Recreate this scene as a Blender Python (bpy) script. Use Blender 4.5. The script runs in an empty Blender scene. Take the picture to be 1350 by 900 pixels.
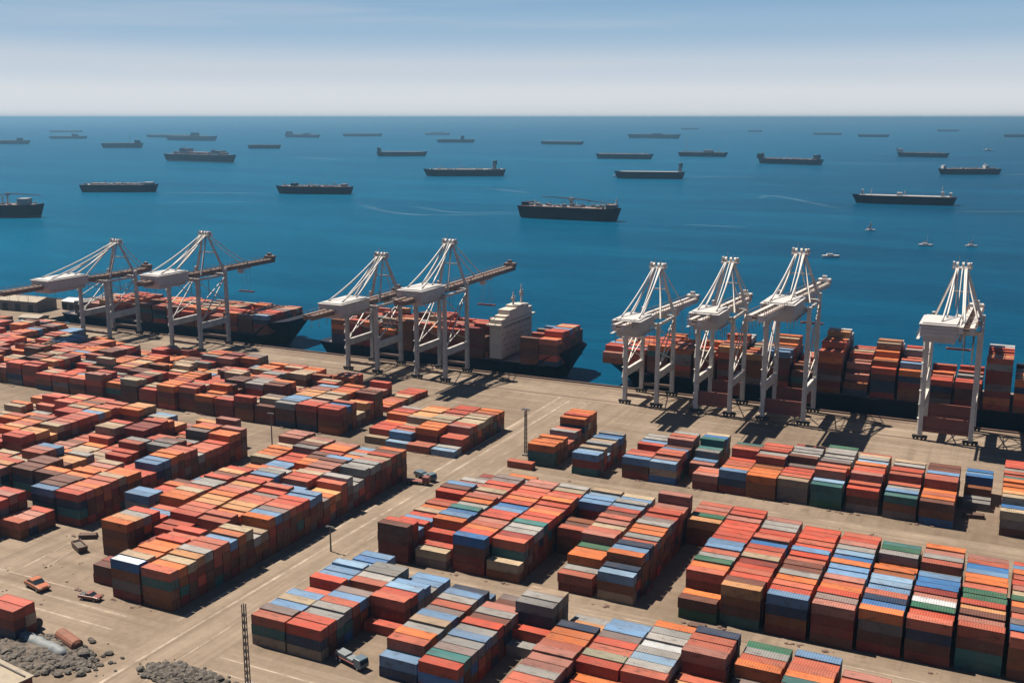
import bpy, bmesh, math, random
from mathutils import Vector, Matrix
R = math.radians
rnd = random.Random(7)
sc = bpy.context.scene
COL = sc.collection

# ------------------------------------------------------------------ camera, light, sky
CAM_H = 115.0
cam_d = bpy.data.cameras.new('camera')
cam = bpy.data.objects.new('camera', cam_d); COL.objects.link(cam)
cam.location = (0, 0, CAM_H)
cam.rotation_euler = (R(90 - 11.899), 0, R(25.909))
cam_d.sensor_width = 36.0
cam_d.lens = 1400.0 * 36.0 / 1350.0
cam_d.clip_start = 1.0
cam_d.clip_end = 400000.0
sc.camera = cam

SUN_EL, SUN_TO = 61.0, -9.0      # sunlight travels towards +X, turned SUN_TO degrees towards +Y
sd = Vector((math.cos(R(SUN_TO)) * math.cos(R(SUN_EL)), math.sin(R(SUN_TO)) * math.cos(R(SUN_EL)), -math.sin(R(SUN_EL))))
sun_d = bpy.data.lights.new('sun', 'SUN')
sun_d.energy = 5.0; sun_d.angle = R(0.5); sun_d.color = (1.0, 0.89, 0.75)
sun = bpy.data.objects.new('sun', sun_d); COL.objects.link(sun)
sun.rotation_euler = sd.to_track_quat('-Z', 'Y').to_euler()
sun.location = (-200, 0, 400)

world = bpy.data.worlds.new('World'); sc.world = world
world.use_nodes = True
wn = world.node_tree; wn.nodes.clear()
wo = wn.nodes.new('ShaderNodeOutputWorld'); bg = wn.nodes.new('ShaderNodeBackground')
sky = wn.nodes.new('ShaderNodeTexSky'); sky.sky_type = 'NISHITA'; sky.sun_disc = False
sky.sun_elevation = R(SUN_EL)
src = -sd
sky.sun_rotation = math.atan2(src.x, src.y)
sky.altitude = 0; sky.air_density = 0.45; sky.dust_density = 0.1; sky.ozone_density = 3.0
# thin high cloud, laid on the sky directions
tc = wn.nodes.new('ShaderNodeTexCoord')
mp = wn.nodes.new('ShaderNodeMapping'); mp.inputs['Scale'].default_value = (1.6, 1.6, 34.0)
nz = wn.nodes.new('ShaderNodeTexNoise'); nz.inputs['Scale'].default_value = 1.5; nz.inputs['Detail'].default_value = 5
cr = wn.nodes.new('ShaderNodeValToRGB')
cr.color_ramp.elements[0].position = 0.50; cr.color_ramp.elements[0].color = (0, 0, 0, 1)
cr.color_ramp.elements[1].position = 0.80; cr.color_ramp.elements[1].color = (0.42, 0.42, 0.42, 1)
mx = wn.nodes.new('ShaderNodeMix'); mx.data_type = 'RGBA'
wn.links.new(tc.outputs['Generated'], mp.inputs['Vector']); wn.links.new(mp.outputs[0], nz.inputs['Vector'])
wn.links.new(nz.outputs['Fac'], cr.inputs['Fac']); wn.links.new(cr.outputs[0], mx.inputs['Factor'])
mx.inputs['B'].default_value = (5.2, 5.3, 5.5, 1)
# pale bank of haze low over the sea
sep = wn.nodes.new('ShaderNodeSeparateXYZ'); wn.links.new(tc.outputs['Generated'], sep.inputs[0])
mr = wn.nodes.new('ShaderNodeMapRange'); mr.interpolation_type = 'SMOOTHERSTEP'
mr.inputs['From Min'].default_value = -0.02; mr.inputs['From Max'].default_value = 0.095; mr.inputs['To Min'].default_value = 0.95; mr.inputs['To Max'].default_value = 0.0
wn.links.new(sep.outputs['Z'], mr.inputs['Value'])
vr = wn.nodes.new('ShaderNodeValToRGB'); vr.color_ramp.interpolation = 'EASE'
el = vr.color_ramp.elements
el[0].position = 0.0; el[0].color = (0.95, 0.965, 0.985, 1)
el[1].position = 1.0; el[1].color = (0.22, 0.47, 0.76, 1)
for p_, c_ in ((0.16, (0.92, 0.95, 0.985, 1)), (0.34, (0.74, 0.83, 0.93, 1)), (0.62, (0.44, 0.64, 0.84, 1))):
    e_ = el.new(p_); e_.color = c_
zs = wn.nodes.new('ShaderNodeMapRange'); zs.inputs['From Min'].default_value = 0.0; zs.inputs['From Max'].default_value = 0.125
wn.links.new(sep.outputs['Z'], zs.inputs['Value']); wn.links.new(zs.outputs[0], vr.inputs['Fac'])
vs = wn.nodes.new('ShaderNodeVectorMath'); vs.operation = 'SCALE'; vs.inputs['Scale'].default_value = 6.15
wn.links.new(vr.outputs['Color'], vs.inputs[0])
mr.inputs['From Min'].default_value = 0.10; mr.inputs['From Max'].default_value = 0.20
mx2 = wn.nodes.new('ShaderNodeMix'); mx2.data_type = 'RGBA'
wn.links.new(mr.outputs[0], mx2.inputs['Factor']); wn.links.new(sky.outputs[0], mx2.inputs['A']); wn.links.new(vs.outputs[0], mx2.inputs['B'])
wn.links.new(mx2.outputs['Result'], mx.inputs['A'])
wn.links.new(mx.outputs['Result'], bg.inputs['Color'])
bg.inputs['Strength'].default_value = 0.050
wn.links.new(bg.outputs[0], wo.inputs['Surface'])

sc.view_settings.view_transform = 'Standard'
sc.view_settings.look = 'None'
sc.view_settings.exposure = 1.32
sc.view_settings.gamma = 1.0
sc.view_settings.use_curve_mapping = False
sc.render.engine = 'CYCLES'
sc.cycles.max_bounces = 6
sc.cycles.volume_bounces = 0
sc.cycles.use_denoising = True

# ------------------------------------------------------------------ materials
K = 0.61        # scales most base colours down, so less light bounces onto shaded sides
def nodes_of(name):
    m = bpy.data.materials.new(name); m.use_nodes = True
    nt = m.node_tree
    return m, nt, nt.nodes['Principled BSDF']

def N(nt, kind, **kw):
    n = nt.nodes.new(kind)
    for k, v in kw.items():
        if k in n.inputs: n.inputs[k].default_value = v
        else: setattr(n, k, v)
    return n

def noise(nt, scale, detail=4.0, rough=0.55, coord='Object', stretch=None, dist=0.0):
    t = nt.nodes.new('ShaderNodeTexCoord')
    n = nt.nodes.new('ShaderNodeTexNoise')
    n.inputs['Scale'].default_value = scale; n.inputs['Detail'].default_value = detail
    n.inputs['Roughness'].default_value = rough; n.inputs['Distortion'].default_value = dist
    if stretch:
        m = nt.nodes.new('ShaderNodeMapping'); m.inputs['Scale'].default_value = stretch
        nt.links.new(t.outputs[coord], m.inputs[0]); nt.links.new(m.outputs[0], n.inputs['Vector'])
    else:
        nt.links.new(t.outputs[coord], n.inputs['Vector'])
    return n.outputs['Fac']

def ramp(nt, fac, p0, p1, c0=(0, 0, 0, 1), c1=(1, 1, 1, 1)):
    r = nt.nodes.new('ShaderNodeValToRGB')
    r.color_ramp.elements[0].position = p0; r.color_ramp.elements[0].color = c0
    r.color_ramp.elements[1].position = p1; r.color_ramp.elements[1].color = c1
    nt.links.new(fac, r.inputs['Fac'])
    return r.outputs['Color']

def mixc(nt, fac, a, b, mode='MIX'):
    m = nt.nodes.new('ShaderNodeMix'); m.data_type = 'RGBA'; m.blend_type = mode
    for s, v in (('Factor', fac), ('A', a), ('B', b)):
        if hasattr(v, 'type') and hasattr(v, 'links'): nt.links.new(v, m.inputs[s])
        elif s == 'Factor': m.inputs[s].default_value = v
        else: m.inputs[s].default_value = v if len(v) == 4 else (*v, 1)
    return m.outputs['Result']

def paint(name, col, rough=0.5, dirt=0.35, scale=0.25, dirt_col=None, metal=0.0, stretch=None):
    m, nt, b = nodes_of(name)
    dc = dirt_col or tuple(c * 0.45 for c in col)
    col = tuple(c * K for c in col); dc = tuple(c * K for c in dc)
    f = ramp(nt, noise(nt, scale, 6, 0.65, stretch=stretch), 0.42, 0.72)
    k = nt.nodes.new('ShaderNodeMath'); k.operation = 'MULTIPLY'; k.inputs[1].default_value = dirt
    nt.links.new(f, k.inputs[0])
    nt.links.new(mixc(nt, k.outputs[0], col, dc), b.inputs['Base Color'])
    b.inputs['Roughness'].default_value = rough; b.inputs['Metallic'].default_value = metal
    return m

def container_material(name, source):
    m, nt, b = nodes_of(name)
    if source == 'object':
        s = nt.nodes.new('ShaderNodeObjectInfo').outputs['Color']
    else:
        a = nt.nodes.new('ShaderNodeAttribute'); a.attribute_name = 'paint'; s = a.outputs['Color']
    geo = nt.nodes.new('ShaderNodeNewGeometry')
    def wnoise(scale, detail, stretch=None, rough=0.6):
        n = nt.nodes.new('ShaderNodeTexNoise'); n.inputs['Scale'].default_value = scale
        n.inputs['Detail'].default_value = detail; n.inputs['Roughness'].default_value = rough
        if stretch:
            mm = nt.nodes.new('ShaderNodeMapping'); mm.inputs['Scale'].default_value = stretch
            nt.links.new(geo.outputs['Position'], mm.inputs[0]); nt.links.new(mm.outputs[0], n.inputs['Vector'])
        else: nt.links.new(geo.outputs['Position'], n.inputs['Vector'])
        return n.outputs['Fac']
    # sun-bleached patches, dust, rust streaks
    fade = ramp(nt, wnoise(0.16, 4, (1.0, 2.2, 0.6)), 0.40, 0.75, (0, 0, 0, 1), (0.24, 0.24, 0.24, 1))
    c1 = mixc(nt, fade, s, (0.165, 0.122, 0.092))
    rust = ramp(nt, wnoise(0.75, 6, (0.5, 1.4, 1.0), 0.7), 0.53, 0.70, (0, 0, 0, 1), (0.75, 0.75, 0.75, 1))
    c2 = mixc(nt, rust, c1, (0.033, 0.016, 0.011))
    big = ramp(nt, wnoise(0.055, 3), 0.3, 0.7, (0.72, 0.72, 0.72, 1), (1.12, 1.12, 1.12, 1))
    nt.links.new(mixc(nt, 1.0, c2, big, 'MULTIPLY'), b.inputs['Base Color'])
    b.inputs['Roughness'].default_value = 0.62
    b.inputs['Specular IOR Level'].default_value = 0.35
    return m

M_CONT = container_material('container paint', 'object')
M_CONT_ATTR = container_material('container paint of the far stacks', 'attr')

def ground_material():
    m, nt, b = nodes_of('dusty concrete')
    base = mixc(nt, ramp(nt, noise(nt, 0.018, 6, 0.6), 0.36, 0.64), (0.185, 0.138, 0.100), (0.285, 0.222, 0.168))
    fine = ramp(nt, noise(nt, 0.35, 7, 0.7), 0.35, 0.75, (0.82, 0.82, 0.82, 1), (1.10, 1.09, 1.07, 1))
    c = mixc(nt, 1.0, base, fine, 'MULTIPLY')
    # tyre wear: streaks along both directions of traffic, and slab joints
    sx = ramp(nt, noise(nt, 1.0, 4, 0.6, stretch=(0.012, 0.28, 1)), 0.48, 0.70, (0, 0, 0, 1), (0.55, 0.55, 0.55, 1))
    c = mixc(nt, sx, c, (0.14, 0.10, 0.07))
    sy = ramp(nt, noise(nt, 1.0, 4, 0.6, stretch=(0.28, 0.012, 1)), 0.48, 0.70, (0, 0, 0, 1), (0.50, 0.50, 0.50, 1))
    c = mixc(nt, sy, c, (0.13, 0.095, 0.068))
    oil = ramp(nt, noise(nt, 0.11, 5, 0.75, dist=0.8), 0.60, 0.76, (0, 0, 0, 1), (0.5, 0.5, 0.5, 1))
    c = mixc(nt, oil, c, (0.085, 0.06, 0.045))
    t = nt.nodes.new('ShaderNodeTexCoord')
    br = nt.nodes.new('ShaderNodeTexBrick'); br.inputs['Scale'].default_value = 1.0
    br.offset = 0.0; br.inputs['Brick Width'].default_value = 8.0; br.inputs['Row Height'].default_value = 8.0
    br.inputs['Mortar Size'].default_value = 0.09; br.inputs['Mortar Smooth'].default_value = 0.6
    br.inputs['Color1'].default_value = (1, 1, 1, 1); br.inputs['Color2'].default_value = (0.93, 0.93, 0.93, 1); br.inputs['Mortar'].default_value = (0.72, 0.70, 0.68, 1)
    nt.links.new(t.outputs['Object'], br.inputs['Vector'])
    c = mixc(nt, 0.8, c, br.outputs['Color'], 'MULTIPLY')
    nt.links.new(mixc(nt, 1.0, c, (K, K, K), 'MULTIPLY'), b.inputs['Base Color'])
    b.inputs['Roughness'].default_value = 0.9; b.inputs['Specular IOR Level'].default_value = 0.2
    return m

def line_material():
    m, nt, b = nodes_of('worn white road paint')
    c = mixc(nt, ramp(nt, noise(nt, 0.35, 5, 0.7), 0.35, 0.65), (0.47, 0.39, 0.315), (0.36, 0.29, 0.225))
    nt.links.new(mixc(nt, 1.0, c, (K, K, K), 'MULTIPLY'), b.inputs['Base Color']); b.inputs['Roughness'].default_value = 0.85; b.inputs['Specular IOR Level'].default_value = 0.2
    nt.links.new(ramp(nt, noise(nt, 0.12, 7, 0.75), 0.34, 0.58, (0.22, 0.22, 0.22, 1), (0.95, 0.95, 0.95, 1)), b.inputs['Alpha'])
    return m

def water_material():
    m, nt, b = nodes_of('sea water')
    sw = ramp(nt, noise(nt, 0.0035, 5, 0.6, stretch=(0.5, 1.6, 1)), 0.35, 0.68)
    c = mixc(nt, sw, (0.0004, 0.078, 0.140), (0.0006, 0.102, 0.178))
    rip = ramp(nt, noise(nt, 0.02, 8, 0.72, stretch=(0.45, 1.5, 1)), 0.35, 0.72)
    c = mixc(nt, rip, mixc(nt, 1.0, c, (0.74, 0.76, 0.80), 'MULTIPLY'), c)
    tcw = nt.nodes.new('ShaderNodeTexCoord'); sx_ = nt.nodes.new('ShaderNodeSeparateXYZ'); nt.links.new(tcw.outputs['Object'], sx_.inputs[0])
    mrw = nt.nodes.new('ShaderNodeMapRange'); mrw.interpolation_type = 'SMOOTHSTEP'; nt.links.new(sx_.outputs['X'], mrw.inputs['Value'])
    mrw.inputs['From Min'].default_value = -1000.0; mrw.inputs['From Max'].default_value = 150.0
    c = mixc(nt, mrw.outputs[0], c, mixc(nt, 1.0, c, (0.2, 0.60, 0.66), 'MULTIPLY'))     # sun glare put into the sea colour: lighter left, darker right
    chop = ramp(nt, noise(nt, 0.09, 8, 0.8, stretch=(0.6, 1.4, 1)), 0.38, 0.66)
    c = mixc(nt, chop, mixc(nt, 1.0, c, (0.78, 0.80, 0.82), 'MULTIPLY'), c)
    slick = ramp(nt, noise(nt, 0.0011, 6, 0.7, stretch=(0.35, 2.2, 1), dist=0.6), 0.52, 0.74, (0, 0, 0, 1), (0.5, 0.5, 0.5, 1))
    c = mixc(nt, slick, c, (0.003, 0.130, 0.205))
    nt.links.new(mixc(nt, 1.0, c, (K * 0.9, K * 1.12, K * 1.22), 'MULTIPLY'), b.inputs['Base Color'])
    b.inputs['Roughness'].default_value = 0.32
    b.inputs['IOR'].default_value = 1.04
    b.inputs['Specular IOR Level'].default_value = 0.5
    bp = nt.nodes.new('ShaderNodeBump'); bp.inputs['Strength'].default_value = 0.55; bp.inputs['Distance'].default_value = 0.6
    nt.links.new(noise(nt, 0.16, 8, 0.65, stretch=(0.7, 1.3, 1)), bp.inputs['Height'])
    nt.links.new(bp.outputs[0], b.inputs['Normal'])
    return m

def foam_material():
    m, nt, b = nodes_of('pale wake foam')
    b.inputs['Base Color'].default_value = (0.45 * K, 0.62 * K, 0.70 * K, 1); b.inputs['Roughness'].default_value = 0.7
    uv = nt.nodes.new('ShaderNodeUVMap')
    sp = nt.nodes.new('ShaderNodeSeparateXYZ'); nt.links.new(uv.outputs[0], sp.inputs[0])
    def hump(o):
        a = N(nt, 'ShaderNodeMath', operation='SUBTRACT'); nt.links.new(o, a.inputs[0]); a.inputs[1].default_value = 0.5
        c = N(nt, 'ShaderNodeMath', operation='ABSOLUTE'); nt.links.new(a.outputs[0], c.inputs[0])
        d = N(nt, 'ShaderNodeMapRange'); nt.links.new(c.outputs[0], d.inputs['Value'])
        d.inputs['From Min'].default_value = 0.5; d.inputs['From Max'].default_value = 0.08
        return d.outputs[0]
    k = N(nt, 'ShaderNodeMath', operation='MULTIPLY'); nt.links.new(hump(sp.outputs[0]), k.inputs[0]); nt.links.new(hump(sp.outputs[1]), k.inputs[1])
    nz_ = ramp(nt, noise(nt, 0.03, 6, 0.7), 0.25, 0.75)
    k2 = N(nt, 'ShaderNodeMath', operation='MULTIPLY'); nt.links.new(k.outputs[0], k2.inputs[0]); nt.links.new(nz_, k2.inputs[1])
    k3 = N(nt, 'ShaderNodeMath', operation='MULTIPLY'); nt.links.new(k2.outputs[0], k3.inputs[0]); k3.inputs[1].default_value = 0.17
    nt.links.new(k3.outputs[0], b.inputs['Alpha'])
    return m

M = dict(
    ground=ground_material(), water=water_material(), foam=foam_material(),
    line=line_material(),
    kerb=paint('rust brown quay beam', (0.13, 0.070, 0.050), 0.8, 0.5, 0.5),
    crane=paint('weathered off white crane steel', (0.68, 0.645, 0.60), 0.5, 0.5, 0.22, (0.30, 0.23, 0.19)),
    crane_grey=paint('grey crane steel', (0.56, 0.545, 0.52), 0.55, 0.45, 0.22, (0.10, 0.08, 0.075)),
    girder=paint('dull pinkish brown girder', (0.23, 0.15, 0.115), 0.6, 0.6, 0.3, (0.10, 0.055, 0.042)),
    oxide=paint('red oxide steel', (0.22, 0.055, 0.040), 0.65, 0.5, 0.3),
    white=paint('white sheet metal', (0.56, 0.55, 0.54), 0.5, 0.35, 0.2, (0.30, 0.27, 0.25)),
    stay=paint('white stay paint', (0.55, 0.54, 0.53), 0.5, 0.2, 0.2),
    rope=paint('steel rope', (0.22, 0.18, 0.16), 0.6, 0.2, 0.3),
    dark=paint('dark grease', (0.03, 0.028, 0.028), 0.6, 0.3, 0.5),
    glass=paint('dark window glass', (0.02, 0.03, 0.04), 0.12, 0.0, 0.5),
    hull=paint('navy black hull paint', (0.004, 0.007, 0.020), 0.6, 0.6, 0.06, (0.014, 0.010, 0.014), stretch=(1, 1, 3)),
    hull_blue=paint('dark blue hull paint', (0.006, 0.012, 0.028), 0.5, 0.6, 0.06, (0.014, 0.018, 0.028), stretch=(1, 1, 3)),
    hull_red=paint('maroon hull paint', (0.028, 0.009, 0.011), 0.55, 0.7, 0.07, (0.010, 0.007, 0.011), stretch=(1, 1, 3)),
    hull_pale=paint('pale grey hull paint', (0.50, 0.52, 0.55), 0.5, 0.3, 0.05),
    boot=paint('red boot topping', (0.16, 0.045, 0.035), 0.6, 0.5, 0.08),
    boot_pale=paint('pale boot topping', (0.36, 0.36, 0.36), 0.6, 0.4, 0.08),
    deck=paint('rusty ship deck', (0.20, 0.135, 0.115), 0.7, 0.6, 0.15, (0.34, 0.29, 0.27)),
    deck_grey=paint('pale grey ship deck', (0.36, 0.345, 0.34), 0.7, 0.5, 0.15, (0.15, 0.12, 0.11)),
    cream=paint('cream superstructure paint', (0.62, 0.56, 0.48), 0.55, 0.45, 0.25, (0.38, 0.31, 0.25)),
    tarp=paint('blue grey tarpaulin', (0.17, 0.20, 0.215), 0.7, 0.6, 0.5, (0.10, 0.11, 0.12)),
    rock=paint('grey rubble', (0.115, 0.098, 0.082), 0.9, 0.95, 1.3, (0.018, 0.016, 0.015)),
    rubble=paint('crushed spoil', (0.145, 0.118, 0.093), 0.95, 0.95, 0.45, (0.065, 0.055, 0.05)),
    tyre=paint('black rubber', (0.02, 0.02, 0.02), 0.8, 0.0),
    car_orange=paint('orange car paint', (0.42, 0.13, 0.05), 0.35, 0.3, 0.8),
    car_red=paint('dull red car paint', (0.24, 0.075, 0.055), 0.4, 0.4, 0.8),
    cab_blue=paint('blue lorry paint', (0.10, 0.15, 0.19), 0.4, 0.4, 0.8),
    roof_pale=paint('dusty pale roof sheet', (0.32, 0.27, 0.20), 0.8, 0.8, 0.4, (0.20, 0.17, 0.14)),
    wall_pale=paint('stained shed wall', (0.25, 0.21, 0.175), 0.8, 0.7, 0.2, (0.18, 0.14, 0.12)),
    mast=paint('galvanised mast steel', (0.14, 0.13, 0.125), 0.6, 0.4, 0.6),
)

for _k in ('hull', 'hull_blue', 'hull_red'):
    M[_k].node_tree.nodes['Principled BSDF'].inputs['Specular IOR Level'].default_value = 0.15

# ------------------------------------------------------------------ mesh helpers
class MB:
    def __init__(self): self.v = []; self.f = []
    def box(self, x0, x1, y0, y1, z0, z1):
        n = len(self.v)
        self.v += [(x0, y0, z0), (x1, y0, z0), (x1, y1, z0), (x0, y1, z0), (x0, y0, z1), (x1, y0, z1), (x1, y1, z1), (x0, y1, z1)]
        self.f += [tuple(n + i for i in q) for q in ((0, 3, 2, 1), (4, 5, 6, 7), (0, 1, 5, 4), (1, 2, 6, 5), (2, 3, 7, 6), (3, 0, 4, 7))]
        return self
    def bar(self, a, b, w, h=None, up=(0, 0, 1), w2=None, h2=None):
        a, b = Vector(a), Vector(b); h = h or w; w2 = w2 or w; h2 = h2 or (h if w2 == w else w2)
        d = (b - a).normalized(); u = Vector(up)
        if abs(d.dot(u)) > 0.98: u = Vector((0, 1, 0))
        s = d.cross(u).normalized(); t = s.cross(d).normalized()
        n = len(self.v)
        for p, ww, hh in ((a, w, h), (b, w2, h2)):
            for i, j in ((-1, -1), (1, -1), (1, 1), (-1, 1)):
                self.v.append(tuple(p + s * (i * ww / 2) + t * (j * hh / 2)))
        self.f += [tuple(n + i for i in q) for q in ((0, 3, 2, 1), (4, 5, 6, 7), (0, 1, 5, 4), (1, 2, 6, 5), (2, 3, 7, 6), (3, 0, 4, 7))]
        return self
    def tube(self, pts, r, seg=6):
        pts = [Vector(p) for p in pts]; n0 = len(self.v)
        rs = r if isinstance(r, (list, tuple)) else [r] * len(pts)
        for i, p in enumerate(pts):
            d = (pts[min(i + 1, len(pts) - 1)] - pts[max(i - 1, 0)]).normalized()
            u = Vector((0, 0, 1)) if abs(d.z) < 0.95 else Vector((1, 0, 0))
            s = d.cross(u).normalized(); t = s.cross(d)
            for k in range(seg):
                a = 2 * math.pi * k / seg
                self.v.append(tuple(p + (s * math.cos(a) + t * math.sin(a)) * rs[i]))
        for i in range(len(pts) - 1):
            for k in range(seg):
                k2 = (k + 1) % seg
                self.f.append((n0 + i * seg + k, n0 + i * seg + k2, n0 + (i + 1) * seg + k2, n0 + (i + 1) * seg + k))
        self.f.append(tuple(n0 + k for k in reversed(range(seg))))
        self.f.append(tuple(n0 + (len(pts) - 1) * seg + k for k in range(seg)))
        return self
    def prism(self, outline, z0, z1):           # outline counter-clockwise in xy
        n = len(self.v); k = len(outline)
        self.v += [(x, y, z0) for x, y in outline] + [(x, y, z1) for x, y in outline]
        self.f.append(tuple(n + i for i in reversed(range(k)))); self.f.append(tuple(n + k + i for i in range(k)))
        for i in range(k):
            j = (i + 1) % k
            self.f.append((n + i, n + j, n + k + j, n + k + i))
        return self
    def mesh(self, name, mat):
        me = bpy.data.meshes.new(name); me.from_pydata(self.v, [], self.f); me.update()
        if mat: me.materials.append(mat)
        return me
    def build(self, name, mat, parent=None, bevel=0.0, smooth=False):
        o = bpy.data.objects.new(name, self.mesh(name, mat)); COL.objects.link(o)
        if parent: o.parent = parent
        if bevel:
            bv = o.modifiers.new('bevel', 'BEVEL'); bv.width = bevel; bv.segments = 2; bv.limit_method = 'ANGLE'
        if smooth:
            for p in o.data.polygons: p.use_smooth = True
        return o

def tag(o, label=None, cat=None, group=None, kind=None):
    if label: o['label'] = label
    if cat: o['category'] = cat
    if group: o['group'] = group
    if kind: o['kind'] = kind
    return o

def empty(name, loc, rz=0.0):
    o = bpy.data.objects.new(name, None); COL.objects.link(o)
    o.location = loc; o.rotation_euler = (0, 0, rz); o.empty_display_size = 1
    return o

def copy_tree(o, parent=None):
    c = o.copy(); COL.objects.link(c)
    if parent: c.parent = parent
    for ch in o.children: copy_tree(ch, c)
    return c

def struct(name, mb, mat):
    return tag(mb.build(name, mat), kind='structure')

# ------------------------------------------------------------------ the setting
QUAY = 424.0
Q2, QX = 482.0, -508.0
m = MB()
outline = [(-6000, -5000), (6000, -5000), (6000, QUAY), (QX, QUAY), (QX, Q2), (-6000, Q2)]
m.prism(outline, -9.0, 0.0)
struct('ground', m, M['ground'])
m = MB()
# sea: rings of quads so the sheet stays precise near the camera and still reaches the horizon
radii = [0, 300, 700, 1400, 2800, 5600, 11000, 22000, 44000, 88000, 160000]
seg = 48
m.v.append((0, 0, -3))
for r_ in radii[1:]:
    for k in range(seg):
        a = 2 * math.pi * k / seg; m.v.append((r_ * math.cos(a), r_ * math.sin(a), -3))
for k in range(seg): m.f.append((0, 1 + k, 1 + (k + 1) % seg))
for i in range(len(radii) - 2):
    for k in range(seg):
        a, b_ = 1 + i * seg + k, 1 + i * seg + (k + 1) % seg
        m.f.append((a, a + seg, b_ + seg, b_))
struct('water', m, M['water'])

def road_material(name, stretch):
    m, nt, b = nodes_of(name)
    c = mixc(nt, ramp(nt, noise(nt, 0.03, 6, 0.65), 0.35, 0.65), (0.215, 0.165, 0.122), (0.315, 0.25, 0.19))
    tr = ramp(nt, noise(nt, 1.0, 5, 0.65, stretch=stretch), 0.42, 0.66, (0, 0, 0, 1), (0.65, 0.65, 0.65, 1))
    c = mixc(nt, tr, c, (0.15, 0.11, 0.08))
    fine = ramp(nt, noise(nt, 0.5, 7, 0.7), 0.35, 0.75, (0.86, 0.86, 0.86, 1), (1.08, 1.08, 1.06, 1))
    nt.links.new(mixc(nt, 1.0, mixc(nt, 1.0, c, fine, 'MULTIPLY'), (K, K, K), 'MULTIPLY'), b.inputs['Base Color'])
    b.inputs['Roughness'].default_value = 0.9; b.inputs['Specular IOR Level'].default_value = 0.2
    return m
def sheet(name, x0, x1, y0, y1, z, mat):
    g = MB(); g.v += [(x0, y0, z), (x1, y0, z), (x1, y1, z), (x0, y1, z)]; g.f.append((0, 1, 2, 3)); struct(name, g, mat)
RY = road_material('worn road along the stacks', (0.36, 0.010, 1)); RX = road_material('worn road across', (0.010, 0.36, 1))
sheet('road', -171.2, -150.6, 60, 396, 0.004, RY)
sheet('road', -560, -171.21, 154.5, 170.5, 0.004, RX)
sheet('road', -150.59, 90, 153.5, 168, 0.004, RX)
sheet('road', -150.59, 90, 212.5, 221.5, 0.004, RX)
sheet('road', -150.59, 90, 287, 305, 0.004, RX)
sheet('road', -234.0, -229.0, 172, 305, 0.004, RY)
sheet('quay_apron', QX + 2, 120, 397, 411.5, 0.004, RX)
def line_strip(pts, w, name='road_line'):
    m = MB()
    for a, b_ in zip(pts, pts[1:]):
        a = Vector((*a, 0.009)); b_ = Vector((*b_, 0.009)); d = (b_ - a).normalized(); s = Vector((-d.y, d.x, 0)) * w / 2
        n = len(m.v); m.v += [tuple(a - s), tuple(b_ - s), tuple(b_ + s), tuple(a + s)]; m.f.append((n, n + 1, n + 2, n + 3))
    return struct(name, m, M['line'])
# long road towards the quay
line_strip([(-170.6, 172), (-170.2, 300), (-170.6, 398)], 1.0)
line_strip([(-165.2, 138), (-164.6, 260), (-164.8, 398)], 0.8)
line_strip([(-151.2, 224), (-151.0, 306)], 0.35)
line_strip([(-157.4, 140), (-157.6, 224)], 0.35)
for k in range(14):
    line_strip([(-157.6, 232 + k * 12), (-157.6, 238 + k * 12)], 0.4)
# cross street at the left and in the foreground
line_strip([(-330, 169.2), (-183, 168.6)], 0.6)
line_strip([(-330, 162.6), (-181, 162.4)], 0.55)
line_strip([(-330, 174.6), (-206, 174.2)], 0.4)
line_strip([(-330, 156.0), (-190, 156.2)], 0.35)
line_strip([(-150, 163.2), (60, 163.2)], 0.4)
line_strip([(-148, 158.0), (60, 158.0)], 0.4)
line_strip([(-228.5, 178), (-231.8, 204), (-232.2, 300)], 0.5)
line_strip([(-223, 180), (-226, 192)], 0.4)
# quay apron: crane rails and lane lines
line_strip([(-505, 409.0), (60, 409.0)], 0.75, 'quay_line')
line_strip([(-505, 388.0), (60, 388.0)], 0.4, 'quay_line')
line_strip([(-220, 372.0), (60, 372.0)], 0.4, 'quay_line')
line_strip([(-150, 360.0), (60, 360.0)], 0.35, 'quay_line')
line_strip([(-150, 219.0), (60, 219.0)], 0.3)
line_strip([(-150, 290.5), (60, 290.5)], 0.3)
line_strip([(-150, 303.0), (60, 303.0)], 0.3)
def crane_rail(y):
    m = MB(); m.box(QX + 8, 80, y - 0.55, y + 0.55, -0.02, 0.06)
    struct('crane_rail', m, M['kerb'])
crane_rail(420.6); crane_rail(400.0)
m = MB(); m.box(QX + 0.6, 120, QUAY - 0.9, QUAY - 0.02, -0.02, 0.62)
struct('quay_kerb', m, M['kerb'])
m = MB(); m.box(-900, QX - 0.02, Q2 - 0.9, Q2 - 0.02, -0.02, 0.6); m.box(QX - 0.9, QX - 0.02, QUAY + 0.02, Q2 - 0.95, -0.02, 0.6)
struct('quay_kerb', m, M['kerb'])

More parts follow.
